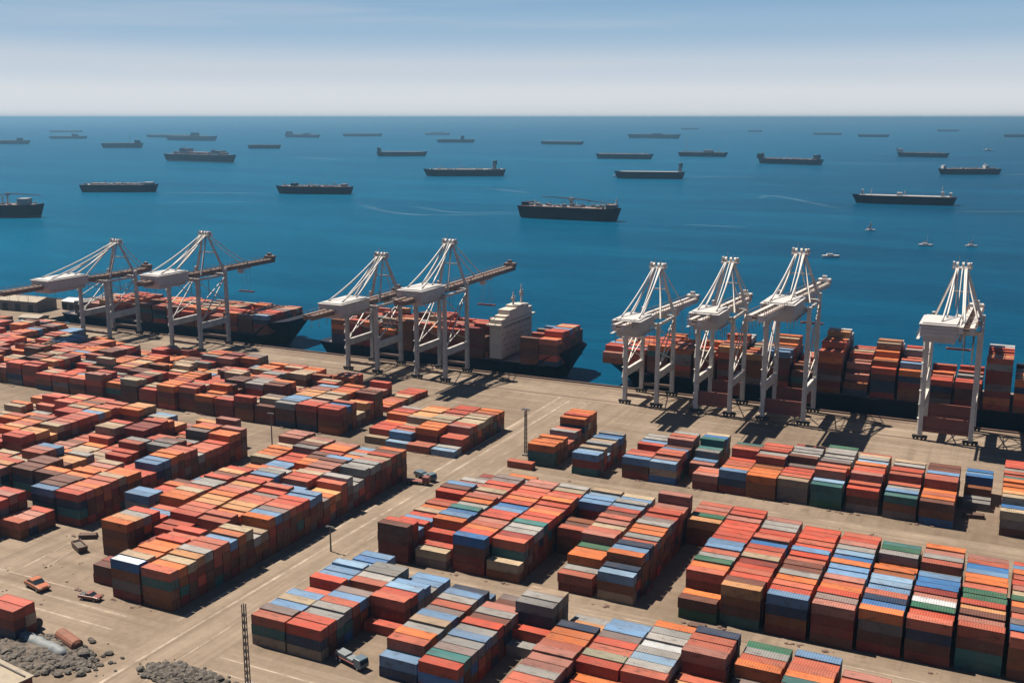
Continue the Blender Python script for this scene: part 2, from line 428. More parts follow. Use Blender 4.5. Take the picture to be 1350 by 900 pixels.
# wakes on the water
def wake(pts, w):
    # smooth the polyline
    P = [Vector((*p, -2.75)) for p in pts]
    for _ in range(3):
        Q = [P[0]]
        for a, b_ in zip(P, P[1:]): Q += [a * 0.75 + b_ * 0.25, a * 0.25 + b_ * 0.75]
        Q.append(P[-1]); P = Q
    me = bpy.data.meshes.new('wake'); v = []; f = []; uv = []
    n = len(P)
    for i, p in enumerate(P):
        d = (P[min(i + 1, n - 1)] - P[max(i - 1, 0)]).normalized(); s = Vector((-d.y, d.x, 0)) * w / 2
        v += [tuple(p - s), tuple(p + s)]
    for i in range(n - 1): f.append((2 * i, 2 * i + 2, 2 * i + 3, 2 * i + 1))
    me.from_pydata(v, [], f); ul = me.uv_layers.new(name='UVMap')
    for poly in me.polygons:
        for li in poly.loop_indices:
            vi = me.loops[li].vertex_index
            ul.data[li].uv = ((vi // 2) / (n - 1), vi % 2)
    me.materials.append(M['foam'])
    o = bpy.data.objects.new('wake', me); COL.objects.link(o); tag(o, kind='structure')
for pts, w in [([(-754, 1246), (-647, 1169), (-589, 1233)], 10), ([(-853, 1255), (-709, 1126), (-637, 1150), (-560, 1220)], 12),
               ([(-364, 1588), (-370, 1692), (-222, 1450)], 13), ([(-60, 2500), (60, 2560)], 34), ([(-513, 2974), (-315, 2913), (-203, 3018)], 26),
               ([(-841, 1627), (-716, 1543)], 14), ([(-2054, 2663), (-1771, 2537)], 30), ([(-90, 1476), (-7, 1516), (60, 1560)], 12),
               ([(-643, 2119), (-497, 2159)], 18), ([(-1260, 1298), (-1085, 1364)], 11), ([(-1108, 1147), (-976, 1226)], 10),
               ([(-351, 1162), (-273, 1162)], 8), ([(-5774, 11376), (-5332, 11591)], 260)]:
    wake(pts, w * 1.5)

# ------------------------------------------------------------------ containers
CL, CW, CH, PITCH = 9.1, 2.85, 2.45, 3.05
PAL = {
 'r': ('red', (0.50, 0.066, 0.028)), 's': ('salmon', (0.47, 0.110, 0.058)), 'p': ('dusty pink', (0.40, 0.155, 0.115)),
 'o': ('orange', (0.62, 0.155, 0.030)), 'a': ('amber', (0.58, 0.27, 0.10)), 'c': ('cream', (0.42, 0.33, 0.215)), 't': ('tan', (0.40, 0.29, 0.19)),
 'g': ('grey', (0.25, 0.25, 0.245)), 'e': ('olive grey', (0.30, 0.29, 0.20)), 'k': ('pale grey', (0.33, 0.32, 0.305)), 'w': ('white', (0.50, 0.53, 0.55)),
 'l': ('light blue', (0.125, 0.255, 0.44)), 'L': ('pale blue', (0.20, 0.335, 0.49)), 'B': ('blue', (0.025, 0.155, 0.40)), 'N': ('navy', (0.012, 0.035, 0.085)),
 'T': ('teal', (0.028, 0.15, 0.145)), 'G': ('green', (0.020, 0.120, 0.065)), 'b': ('brown', (0.145, 0.045, 0.026)), 'd': ('dark red', (0.235, 0.025, 0.015)),
 'n': ('grey brown', (0.20, 0.15, 0.14)), 'u': ('burnt orange', (0.25, 0.072, 0.018)),
}
TOPW = 'r' * 22 + 's' * 14 + 'o' * 16 + 'p' * 7 + 'a' * 3 + 'c' * 4 + 't' * 4 + 'g' * 7 + 'k' * 3 + 'l' * 7 + 'L' * 3 + 'B' * 5 + 'N' * 3 + 'T' * 3 + 'G' * 2 + 'b' * 7 + 'd' * 5 + 'n' * 4
LOWW = 'r' * 9 + 'd' * 22 + 'b' * 24 + 'u' * 14 + 'o' * 3 + 'n' * 6 + 'N' * 10 + 'T' * 6 + 'B' * 3 + 'g' * 2 + 't' * 1 + 's' * 2 + 'G' * 3  # lower tiers, here and in LOWL: dark paints, partly standing in for side shade
LOWL = 'b' * 30 + 'u' * 24 + 'd' * 20 + 'n' * 5 + 'N' * 5 + 'T' * 4 + 'r' * 6 + 'o' * 2
TOPL = 'r' * 24 + 's' * 18 + 'o' * 22 + 'p' * 9 + 'b' * 6 + 'u' * 5 + 't' * 4 + 'a' * 5 + 'c' * 3 + 't' * 6 + 'g' * 4 + 'k' * 2 + 'l' * 5 + 'L' * 2 + 'B' * 1 + 'b' * 4 + 'd' * 2 + 'n' * 2

C = []          # every container: dict(x,y,z (base centre), code, meta)
HT = {}         # occupied cells, to know what is exposed: (colkey,row,tier)
def stack(block, colno, x0, y0, prof, L=CL, tops='', fronts='', dy=0.0, base=0.0, jit=0.13):
    """prof: list of (rows, tiers); tops: colours of top containers front to back; fronts: the front faces of row 1, top to bottom."""
    row = 0; tiers = [t for n, t in prof for _ in range(n)]
    it = iter(tops); prev = None
    for i, T in enumerate(tiers):
        if T <= 0: next(it, None); continue
        tcode = next(it, ' '); tcode = tcode if tcode in PAL else (prev if prev and rnd.random() < 0.3 else rnd.choice(TOPL if block in ('L', 'LL', 'D', 'E', 'F', 'S1', 'S2', 'S3') else TOPW)); prev = tcode
        zc = base
        for k in range(T):
            hk = rnd.choice((2.30, 2.38, 2.45, 2.45, 2.62)); zc += hk + 0.02
            if k == T - 1: code = tcode
            elif i == 0 and fronts and T - 2 - k < len(fronts): code = fronts[T - 2 - k]
            else: code = rnd.choice(LOWL if block in ('L', 'LL', 'D', 'E', 'N', 'S1', 'S2') else LOWW)
            C.append(dict(x=x0 + L / 2 + rnd.uniform(-jit, jit), y=y0 + i * PITCH + PITCH / 2 + dy, z=zc - hk - 0.02, h=hk, code=code, L=L,
                          block=block, col=colno, row=i, tier=k, top=(k == T - 1), nt=T,
                          front=(k >= (tiers[i - 1] if i else 0)), rows=len(tiers),
                          j=(rnd.uniform(0.8, 1.15), rnd.uniform(0, 0.08))))
    HT[(block, colno)] = (x0, y0, tiers, L)

def rprof(n, lo, hi, start=None):
    out = []; t = start or rnd.randint(lo, hi)
    if n <= 0: return [(1, lo)]
    while n > 0:
        k = min(n, rnd.choice((1, 2, 2, 3, 4))); out.append((k, t)); n -= k
        t = max(lo, min(hi, t + rnd.choice((-2, -1, -1, 1, 1, 2))))
    return out

# ---- right-hand block
RB = [(-66.0, 225, [(2, 2), (15, 4)], 'bosoGgsllrrrrrp', 'Gn'), (-56.2, 226, [(16, 4)], 'abrsrdcsrBsrrkkp', 'ubTd'),
      (-45.8, 226, [(15, 4)], 'lrsokbbsrlrsrrr', 'Nud'), (-35.8, 226, [(15, 4)], 'pnrospl oBLkprs'.replace(' ', 'l'), 'ddbd'),
      (-25.8, 227, [(9, 4), (2, 3), (3, 4), (1, 3)], 'oBNslLLuolokGTp', 'nbd'), (-15.9, 227, [(9, 4), (2, 3), (4, 4)], 'srGwpdBBlukskpo', 'Nbdd'),
      (-5.9, 228, [(14, 4)], 'spb arGGsoolBsp'.replace(' ', ''), 'bTT'), (4.2, 228, [(14, 4)], 'sBnsboGcprsolr', 'uub')]
for i, (x, y, pf, tp, fr) in enumerate(RB): stack('R', i + 2, x, y, pf, tops=tp, fronts=fr)
stack('R', 1, -77.0, 268.5, [(5, 3)], L=9.1, tops='aGsps', fronts='ud')
# ---- central block
NB = [(-148.0, 223, [(2, 4), (8, 3), (3, 4), (3, 3), (4, 2)], 'brlrlrtosrrblspks', 'bdd'), (-137.0, 224, [(2, 2), (1, 3), (13, 4), (3, 3)], 'crrolBTkospcsrnnk', 'nb'),
      (-126.4, 225, [(16, 4)], 'BrosprrlBrosrsp', 'bdd'), (-116.6, 225, [(1, 2), (14, 4), (1, 4)], 'csdkkTrrosrosrck', 'ub'),
      (-106.6, 247, [(3, 3), (2, 2), (4, 4)], 'sbuodllL', 'ub'), (-97.2, 226, [(2, 2), (3, 3), (11, 4)], 'sgooGpscpsbrLkl', 'd'),
      (-86.6, 226, [(2, 3), (13, 4), (1, 5)], 'LNolNsgooknrrspp', 'ut')]
for i, (x, y, pf, tp, fr) in enumerate(NB): stack('N', i + 1, x, y, pf, tops=tp, fronts=fr)
# ---- nearest block, along the bottom of the picture
AB = [(-147.6, 171, [(5, 3), (2, 2), (4, 3), (1, 0), (3, 2)], 'snlcllsrllLxlBl', 'Tt'), (-138.0, 171, [(7, 3), (1, 2), (4, 3)], 'rrgkslntskgg', 'Nt'),
      (-128.6, 187, [(1, 1), (2, 3), (2, 3), (3, 2)], 'rsrLlgll', 'db'), (-114.4, 171.5, [(1, 2), (10, 3), (1, 2)], 'lsogtlnsklNl', 'Nb'),
      (-103.6, 169.5, [(10, 3), (3, 2)], 'rTnglgrbkpgbn', 'Bd'), (-95.2, 191.5, [(1, 1), (1, 2), (3, 4)], 'grgkt', 'uu'),
      (-84.4, 165, [(10, 3), (1, 3), (2, 2), (1, 2)], 'ssskpppsooNcag', 'dd'), (-74.6, 165, [(6, 2), (5, 3), (2, 3), (1, 2)], 'rkrsro resrn'.replace(' ', ''), 'dd'),
      (-65.2, 165, [(6, 2), (5, 3), (3, 3)], 'oroskr skLkwk'.replace(' ', ''), 'd'), (-55.4, 165, [(9, 2), (4, 4)], 'uosurkoa sps'.replace(' ', ''), 'ud'),
      (-45.2, 165, [(10, 2), (1, 3), (3, 3)], 'ssrkopsbpnosg', 'd'), (-35.2, 165, [(14, 3)], 'rsogsrGbsTossl', 'd'), (-25.0, 170, [(11, 3), (1, 2)], 'soTrsoprTsp', 'd'),
      (-13.6, 184, [(3, 2)], 'llB', 'B')]
for i, (x, y, pf, tp, fr) in enumerate(AB): stack('A', i + 1, x, y, pf, tops=tp, fronts=fr)
# ---- block beyond the cross street, in front of the cranes
CB = [(-112.2, 313, [(3, 3), (2, 2), (4, 3), (1, 2)], 'lsrsrrlk', 'bd', 9.1), (-102.9, 313, [(3, 3), (3, 3), (3, 4)], 'Lpssl bpsk'.replace(' ', ''), 'tBd', 8.8), (-92.5, 323, [(2, 2), (2, 3), (3, 4)], None, '', 8.0),
      (-88.4, 312.5, [(3, 2)], 'psp', 'd', 8.0), (-80.2, 313, [(2, 3), (3, 3), (3, 4), (1, 3)], 'lossrsuT', 'Nd', 8.6), (-71.4, 312.5, [(4, 3), (2, 4), (3, 4), (1, 3)], 'ooouskrsrk', 'uu', 9.0),
      (-62.0, 313.5, [(2, 3), (3, 3), (2, 4), (3, 4)], 'tsrrnbkgk', 'nn', 9.1), (-52.0, 313, [(1, 3), (1, 3), (3, 4), (3, 4), (3, 4)], 'TLssongkk', 'TG', 9.1), (-41.6, 314, [(2, 3), (3, 4), (3, 4), (2, 4)], 'rsprsoLkt', 'bn', 9.1),
      (-31.0, 313, [(2, 3), (2, 3), (2, 4), (3, 4)], 'TlgssrsktkC'.replace('C', 'k'), 'un', 9.1), (-21.0, 312, [(1, 3), (3, 3), (4, 4), (2, 4)], 'bosossl', 'uB', 9.1),
      (-10.4, 331, [(2, 1), (1, 2), (3, 3)], 'gguBLB', '', 7.6), (0.2, 313, [(2, 3), (12, 4), (1, 3)], 'cBcaoooTrskr', 'nb', 9.1)]
for i, (x, y, pf, tp, fr, L) in enumerate(CB): stack('C', i + 1, x, y, pf, L=L, tops=tp or '', fronts=fr)
stack('C0', 1, -145.4, 311.5, [(3, 3), (1, 3), (2, 2), (1, 3), (1, 3), (1, 0), (4, 4)], tops='oooossks ooro'.replace(' ', ''), fronts='TT', L=9.6)
stack('C0', 2, -128.4, 309.5, [(3, 3), (1, 2), (5, 3)], tops='lLtLgtlBgk', fronts='dT')
stack('C0', 3, -150.6, 306.0, [(1, 1)], tops='s', L=9.1)
# ---- block left of the wide road
stack('L', 5, -184.0, 175, [(10, 4), (2, 3), (8, 4), (3, 3), (2, 4), (2, 3), (8, 4)], tops='socakssl ock tolns rrllnoas kk ggkg'.replace(' ', ''), fronts='Tuub')
stack('L', 4, -194.0, 175, [(8, 4), (2, 2), (10, 4), (2, 3), (8, 4), (6, 3)], tops='Btooorsr kossoaassnrs glsrtp'.replace(' ', ''), fronts='und')
stack('L', 3, -204.6, 179, [(2, 2), (3, 0), (2, 2), (2, 3), (14, 4), (4, 2), (5, 3), (3, 3)], tops='bd   dd rrssaaosparslgk'.replace(' ', 'r'), fronts='d')
stack('L', 2, -216.0, 193, [(3, 4), (1, 4), (3, 3), (10, 4), (3, 3), (7, 2), (4, 3)], tops='oakr lsoocsgk', fronts='uub')
stack('L', 1, -227.0, 212, [(2, 4), (5, 3), (5, 2), (6, 0), (5, 2), (3, 3)], tops='llsr', fronts='gN')
# ---- big block at the left edge
for c in range(11):
    x = -245.6 - c * 10.2
    y0 = 204 if c < 2 else 208 + rnd.choice((0, 3, 6))
    n = int((289 - y0) / PITCH) - (3 if c == 0 else 0)
    if c == 0: pf = [(8, 4), (2, 3)] + rprof(n - 10, 3, 4)
    else: pf = rprof(n, 2, 4, 4)
    stack('LL', c + 1, x, y0, pf, tops=('rsoss' if c == 0 else ''), fronts='NTdb')
stack('LL', 20, -252.4, 190.0, [(4, 2)], tops='sppr', L=8.2)
stack('LL', 21, -262.6, 185.5, [(5, 4)], tops='prrpr')
stack('Z', 1, -204.7, 148.2, [(2, 3)], tops='rr', fronts='dN')
stack('LL', 22, -273.0, 183.5, [(5, 4)])
# ---- far-left yard behind the quay apron
for c in range(22):
    x = -231.4 - c * 9.9
    yend = 378 if c < 3 else (374 if c < 9 else 384)
    n1 = rnd.randint(9, 11)
    stack('D', c * 2, x, 311 + rnd.choice((0, 0, 1.5)), rprof(n1, 2, 4, rnd.choice((3, 4))))
    y2 = 311 + n1 * PITCH + rnd.choice((1.5, 3, 4))
    n2 = int((yend - y2) / PITCH)
    if c in (1, 2): n2 -= 4
    stack('D', c * 2 + 1, x, y2, rprof(n2, 1, 3))
for c in range(5):
    stack('D', 60 + c, -446.0 - c * 9.9, 305 + 3 * c, rprof(28, 1, 3))
for c in range(9):
    stack('F', c, -470 - c * 10.5, 392 + rnd.choice((0, 4, 8)), rprof(rnd.randint(3, 7), 1, 2))
# ---- low block right of it, beside the road
EB = [(-209.0, 308, [(1, 1), (4, 2), (4, 3)]), (-199.6, 307, [(1, 1), (4, 2), (6, 3)]), (-190.0, 306, [(2, 1), (6, 3), (5, 3)]), (-180.2, 306, [(2, 1), (2, 2), (9, 3)])]
for i, (x, y, pf) in enumerate(EB): stack('E', i, x, y, pf, tops=['tr', 'Lls', 'sso', 'Lkrs'][i])
# ---- cargo on the three berthed ships (bays run along the ship)
def bay(block, x0, tiers, base, y0=429.2, cols=10, L=CL, tops=''):
    stack(block, len(HT), x0, y0, [(1, t) for t in tiers], L=L, base=base, tops=tops, jit=0.05)
for i in range(14):            # left ship
    if i in (4,): continue
    h = [max(2, 4 + rnd.choice((-1, 0, 0, 0))) for _ in range(10)]
    if i in (0, 1): h = [3] * 10
    if i == 13: h = [4] * 10
    bay('S1', -487 + i * 9.9, h, 5.0)
for i in range(13):            # middle ship
    x = -309 + i * 9.5
    if -224 < x < -208: continue
    h = [rnd.choice((4, 5, 5, 6)) for _ in range(10)] if x < -222 else [rnd.choice((3, 4, 4, 5)) for _ in range(4)] + [rnd.choice((4, 5, 5)) for _ in range(6)]
    if x > -200: h = [5, 5, 6, 6, 6, 6, 6, 6, 6, 5]
    bay('S2', x, h, 4.6)
S3H = [3, 4, 5, 5, 5, 6, 5, 6, 4, 7, 5, 6, 6, 4, 4, 7, 5, 5, 6, 5, 6, 5]
for i, t in enumerate(S3H):    # right ship
    x = -164 + i * 10.3
    hs = []
    for k in range(10):
        hs.append(max(2, t + rnd.choice((-1, 0, 0)) + (1 if 4 < k < 9 and t > 5 else 0) - (1 if k < 2 and t > 6 else 0)))
    if i == 9: hs = [7, 7, 8, 8, 8, 8, 9, 9, 8, 8]
    if i == 10: hs = [2, 3, 5, 5, 6, 6, 6, 6, 6, 5]
    if i == 11: hs = [5, 6, 6, 7, 8, 8, 8, 8, 7, 7]
    if i == 15: hs = [8, 8, 8, 8, 8, 8, 8, 8, 8, 8]
    bay('S3', x, hs, 6.5 if i else 9.0)
    if i in (9, 11, 15, 5):
        for q in C[-sum(hs):]:
            if q['row'] >= 7 and q['top']: q['code'] = 'w'

# ---- camera frustum test used only to choose WHICH 300 containers are individual objects
ca, sa, cp, sp_ = math.cos(R(25.909)), math.sin(R(25.909)), math.cos(R(11.899)), math.sin(R(11.899))
def project(X, Y, Z):
    q = (X, Y, Z - CAM_H)
    f_ = -sa * cp * q[0] + ca * cp * q[1] - sp_ * q[2]
    r_ = ca * q[0] + sa * q[1]
    u_ = -sa * sp_ * q[0] + ca * sp_ * q[1] + cp * q[2]
    return 675 + 1400 * r_ / f_, 450 - 1400 * u_ / f_, f_
def colheight(block, col, y):
    h = HT.get((block, col))
    if not h: return 0
    i = int((y - h[1]) / PITCH)
    return h[2][i] if 0 <= i < len(h[2]) else 0
for c in C:
    px, py, d = project(c['x'], c['y'], c['z'] + CH / 2)
    s = 1400.0 / d
    el = (CAM_H - c['z']) / d
    area = 0.0
    c['end'] = colheight(c['block'], c['col'] + 1, c['y']) <= c['tier']
    if c['top']: area += c['L'] * CW * el
    if c['front']: area += c['L'] * CH * 0.95
    if c['end']: area += CW * CH * 0.6 * abs(c['x']) / d
    c['area'] = area * s * s if (8 < px < 1342 and py < 893) else 0.0
    c['px'] = (px, py)
order = sorted(range(len(C)), key=lambda i: -C[i]['area'])
chosen = set(i for i in order[:300] if C[i]['block'] in ('R', 'N', 'A', 'L', 'C', 'LL', 'C0'))

def ccol(c):
    col = PAL[c['code']][1]; j, fd = c['j']
    g = 0.30 * col[0] + 0.55 * col[1] + 0.15 * col[2]
    return tuple(max(0.003, (v * (1 - fd) + g * fd) * j * 0.97 * K) for v in col)

# container parts, shared by all individual containers
def panel_side(mb, a, b_, nrm, z0, z1, depth, nrib):
    """corrugated sheet from a to b, ribs pushed out along nrm"""
    a, b_, nrm = Vector(a), Vector(b_), Vector(nrm); n0 = len(mb.v); pts = []
    for i in range(nrib):
        for t, k in ((0.0, 0), (0.30, 0), (0.45, 1), (0.85, 1)):
            pts.append((a.lerp(b_, (i + t) / nrib), k))
    pts.append((b_, 0))
    for p, k in pts:
        q = p + nrm * (depth * k)
        mb.v += [(q.x, q.y, z0), (q.x, q.y, z1)]
    for i in range(len(pts) - 1):
        mb.f.append((n0 + 2 * i, n0 + 2 * i + 2, n0 + 2 * i + 3, n0 + 2 * i + 1))
hx, hy = CL / 2, CW / 2
mb = MB(); e = 0.10
panel_side(mb, (-hx + e, -hy + e), (hx - e, -hy + e), (0, -1), 0.12, CH - 0.1, 0.06, 22) if False else None
def V3(x, y): return (x, y, 0)
panel_side(mb, V3(-hx + e, -hy + e), V3(hx - e, -hy + e), (0, -1, 0), 0.1, CH - 0.08, 0.065, 22)
panel_side(mb, V3(hx - e, hy - e), V3(-hx + e, hy - e), (0, 1, 0), 0.1, CH - 0.08, 0.065, 22)
panel_side(mb, V3(-hx + e, hy - e), V3(-hx + e, -hy + e), (-1, 0, 0), 0.1, CH - 0.08, 0.065, 7)
n = len(mb.v); x1 = hx - e; y1 = hy - e
mb.v += [(x1, -y1, 0.1), (x1, y1, 0.1), (x1, y1, CH - 0.08), (x1, -y1, CH - 0.08), (-x1, -y1, 0.1), (-x1, y1, 0.1), (-x1, y1, CH - 0.08), (-x1, -y1, CH - 0.08)]
mb.f += [(n, n + 1, n + 2, n + 3), (n, n + 4, n + 5, n + 1), (n + 3, n + 2, n + 6, n + 7)]
ME_BODY = mb.mesh('shipping_container', M_CONT)
mb = MB(); p = 0.16
for sx in (-1, 1):
    for sy in (-1, 1):
        cx, cy = sx * (hx - p / 2), sy * (hy - p / 2)
        mb.box(cx - p / 2, cx + p / 2, cy - p / 2, cy + p / 2, 0, CH)
for sy in (-1, 1):
    for z0, z1 in ((0.02, 0.17), (CH - 0.13, CH - 0.01)):
        cy = sy * (hy - 0.06); mb.box(-hx + p, hx - p, cy - 0.05, cy + 0.05, z0, z1)
for sx in (-1, 1):
    for z0, z1 in ((0.02, 0.17), (CH - 0.13, CH - 0.01)):
        cx = sx * (hx - 0.06); mb.box(cx - 0.05, cx + 0.05, -hy + p, hy - p, z0, z1)
ME_FRAME = mb.mesh('frame', M_CONT)
mb = MB(); n0 = 0; pts = []
for i in range(16):
    for t, k in ((0.0, 0), (0.35, 0), (0.5, 1), (0.85, 1)):
        pts.append((-hx + 0.12 + (2 * hx - 0.24) * (i + t) / 16, k))
pts.append((hx - 0.12, 0))
for x, k in pts:
    z = CH - 0.06 + 0.045 * k
    mb.v += [(x, -hy + 0.11, z), (x, hy - 0.11, z)]
for i in range(len(pts) - 1): mb.f.append((2 * i, 2 * i + 2, 2 * i + 3, 2 * i + 1))
ME_ROOF = mb.mesh('roof', M_CONT)
mb = MB()
for s in (-1, 1):
    mb.box(hx - 0.10, hx - 0.035, min(s * 0.015, s * (hy - 0.17)), max(s * 0.015, s * (hy - 0.17)), 0.19, CH - 0.15)
ME_DOOR = mb.mesh('door', M_CONT)
mb = MB()
for y in (-0.95, -0.45, 0.45, 0.95):
    mb.tube([(hx - 0.005, y, 0.2), (hx - 0.005, y, CH - 0.16)], 0.03, 5)
ME_RODS = mb.mesh('lock_rods', M_CONT)

ORD = ['first', 'second', 'third', 'fourth', 'fifth', 'sixth', 'seventh', 'eighth', 'ninth', 'tenth', 'eleventh', 'twelfth', 'thirteenth', 'fourteenth',
       'fifteenth', 'sixteenth', 'seventeenth', 'eighteenth', 'nineteenth', 'twentieth', 'twenty-first', 'twenty-second', 'twenty-third', 'twenty-fourth',
       'twenty-fifth', 'twenty-sixth', 'twenty-seventh', 'twenty-eighth', 'twenty-ninth', 'thirtieth', 'thirty-first', 'thirty-second', 'thirty-third',
       'thirty-fourth', 'thirty-fifth', 'thirty-sixth', 'thirty-seventh', 'thirty-eighth', 'thirty-ninth', 'fortieth']
BN = {'R': 'right-hand block', 'N': 'central block', 'A': 'nearest block', 'C': 'block before the cranes', 'L': 'roadside left block', 'LL': 'left-edge block', 'C0': 'small quayside block'}
GRP = {'R': 'containers in the right-hand block', 'N': 'containers in the central block', 'A': 'containers in the nearest block', 'C': 'containers in the block before the cranes',
       'L': 'containers in the block left of the road', 'LL': 'containers in the block at the left edge', 'C0': 'containers in the small quayside block'}
TIER = ['on the ground', 'second tier up', 'third tier up', 'fourth tier up', 'fifth tier up']
for i in sorted(chosen):
    c = C[i]
    o = bpy.data.objects.new('shipping_container', ME_BODY); COL.objects.link(o)
    o.location = (c['x'], c['y'], c['z']); o.rotation_euler = (0, 0, R(rnd.uniform(-0.35, 0.35)))
    o.scale = (c['L'] / CL, 1, c['h'] / CH)
    col = (*ccol(c), 1); o.color = col
    where = 'on top' if c['top'] else TIER[c['tier']]
    row = 'front row' if c['row'] == 0 else ORD[c['row']] + ' from front'
    lab = f"{PAL[c['code']][0]} container {where}, {row}, {ORD[c['col'] - 1]} column from left, {BN[c['block']]}"
    if c['block'] == 'L' and c['col'] == 5 or False:
        lab = f"{PAL[c['code']][0]} container {where}, {row}, column beside the wide road, left block"
    tag(o, lab, 'shipping container', GRP[c['block']])
    parts = [('frame', ME_FRAME)]
    if c['top']: parts.append(('roof', ME_ROOF))
    for nm, me in parts:
        ch = bpy.data.objects.new(nm, me); COL.objects.link(ch); ch.parent = o; ch.color = col
        if nm == 'roof' and c['block'] == 'L' and c['col'] == 4 and c['row'] == 0:
            ch.color = (0.45, 0.48, 0.50, 1); ch['label'] = 'whitish bleached roof'
    if c['end']:
        d = bpy.data.objects.new('door', ME_DOOR); COL.objects.link(d); d.parent = o; d.color = tuple(v * 0.93 for v in col[:3]) + (1,)
        r_ = bpy.data.objects.new('lock_rods', ME_RODS); COL.objects.link(r_); r_.parent = d; r_.color = (0.25, 0.22, 0.2, 1)

# the rest: one object
V = []; F = []; FC = []
for i, c in enumerate(C):
    if i in chosen: continue
    hx_, hy_ = c['L'] / 2, CW / 2
    a = R(rnd.uniform(-0.5, 0.5)); ca_, sa_ = math.cos(a), math.sin(a)
    def P(x, y, z): return (c['x'] + x * ca_ - y * sa_, c['y'] + x * sa_ + y * ca_, c['z'] + z)
    n = len(V); t = 0.12; z0 = c['h']; z1 = z0 - 0.05
    V += [P(-hx_, -hy_, 0), P(hx_, -hy_, 0), P(hx_, hy_, 0), P(-hx_, hy_, 0), P(-hx_, -hy_, z0), P(hx_, -hy_, z0), P(hx_, hy_, z0), P(-hx_, hy_, z0)]
    fs = [(0, 3, 2, 1), (0, 1, 5, 4), (1, 2, 6, 5), (2, 3, 7, 6), (3, 0, 4, 7)]
    V += [P(-hx_ + t, -hy_ + t, z0), P(hx_ - t, -hy_ + t, z0), P(hx_ - t, hy_ - t, z0), P(-hx_ + t, hy_ - t, z0)]
    fs += [(4, 5, 9, 8), (5, 6, 10, 9), (6, 7, 11, 10), (7, 4, 8, 11)]
    V += [P(-hx_ + t, -hy_ + t, z1), P(hx_ - t, -hy_ + t, z1), P(hx_ - t, hy_ - t, z1), P(-hx_ + t, hy_ - t, z1)]
    fs += [(8, 9, 13, 12), (9, 10, 14, 13), (10, 11, 15, 14), (11, 8, 12, 15), (12, 13, 14, 15)]
    col = (*ccol(c), 1.0)
    for q in fs: F.append(tuple(n + k for k in q)); FC.append(col)
me = bpy.data.meshes.new('shipping_containers'); me.from_pydata(V, [], F); me.update()
att = me.attributes.new('paint', 'FLOAT_COLOR', 'CORNER')
buf = []
for poly, col in zip(me.polygons, FC): buf += list(col) * poly.loop_total
att.data.foreach_set('color', buf)
me.materials.append(M_CONT_ATTR)
o = bpy.data.objects.new('container_stacks', me); COL.objects.link(o); tag(o, 'mixed red, orange, grey and blue containers stacked far across the yard and on ships', 'containers', kind='stuff')

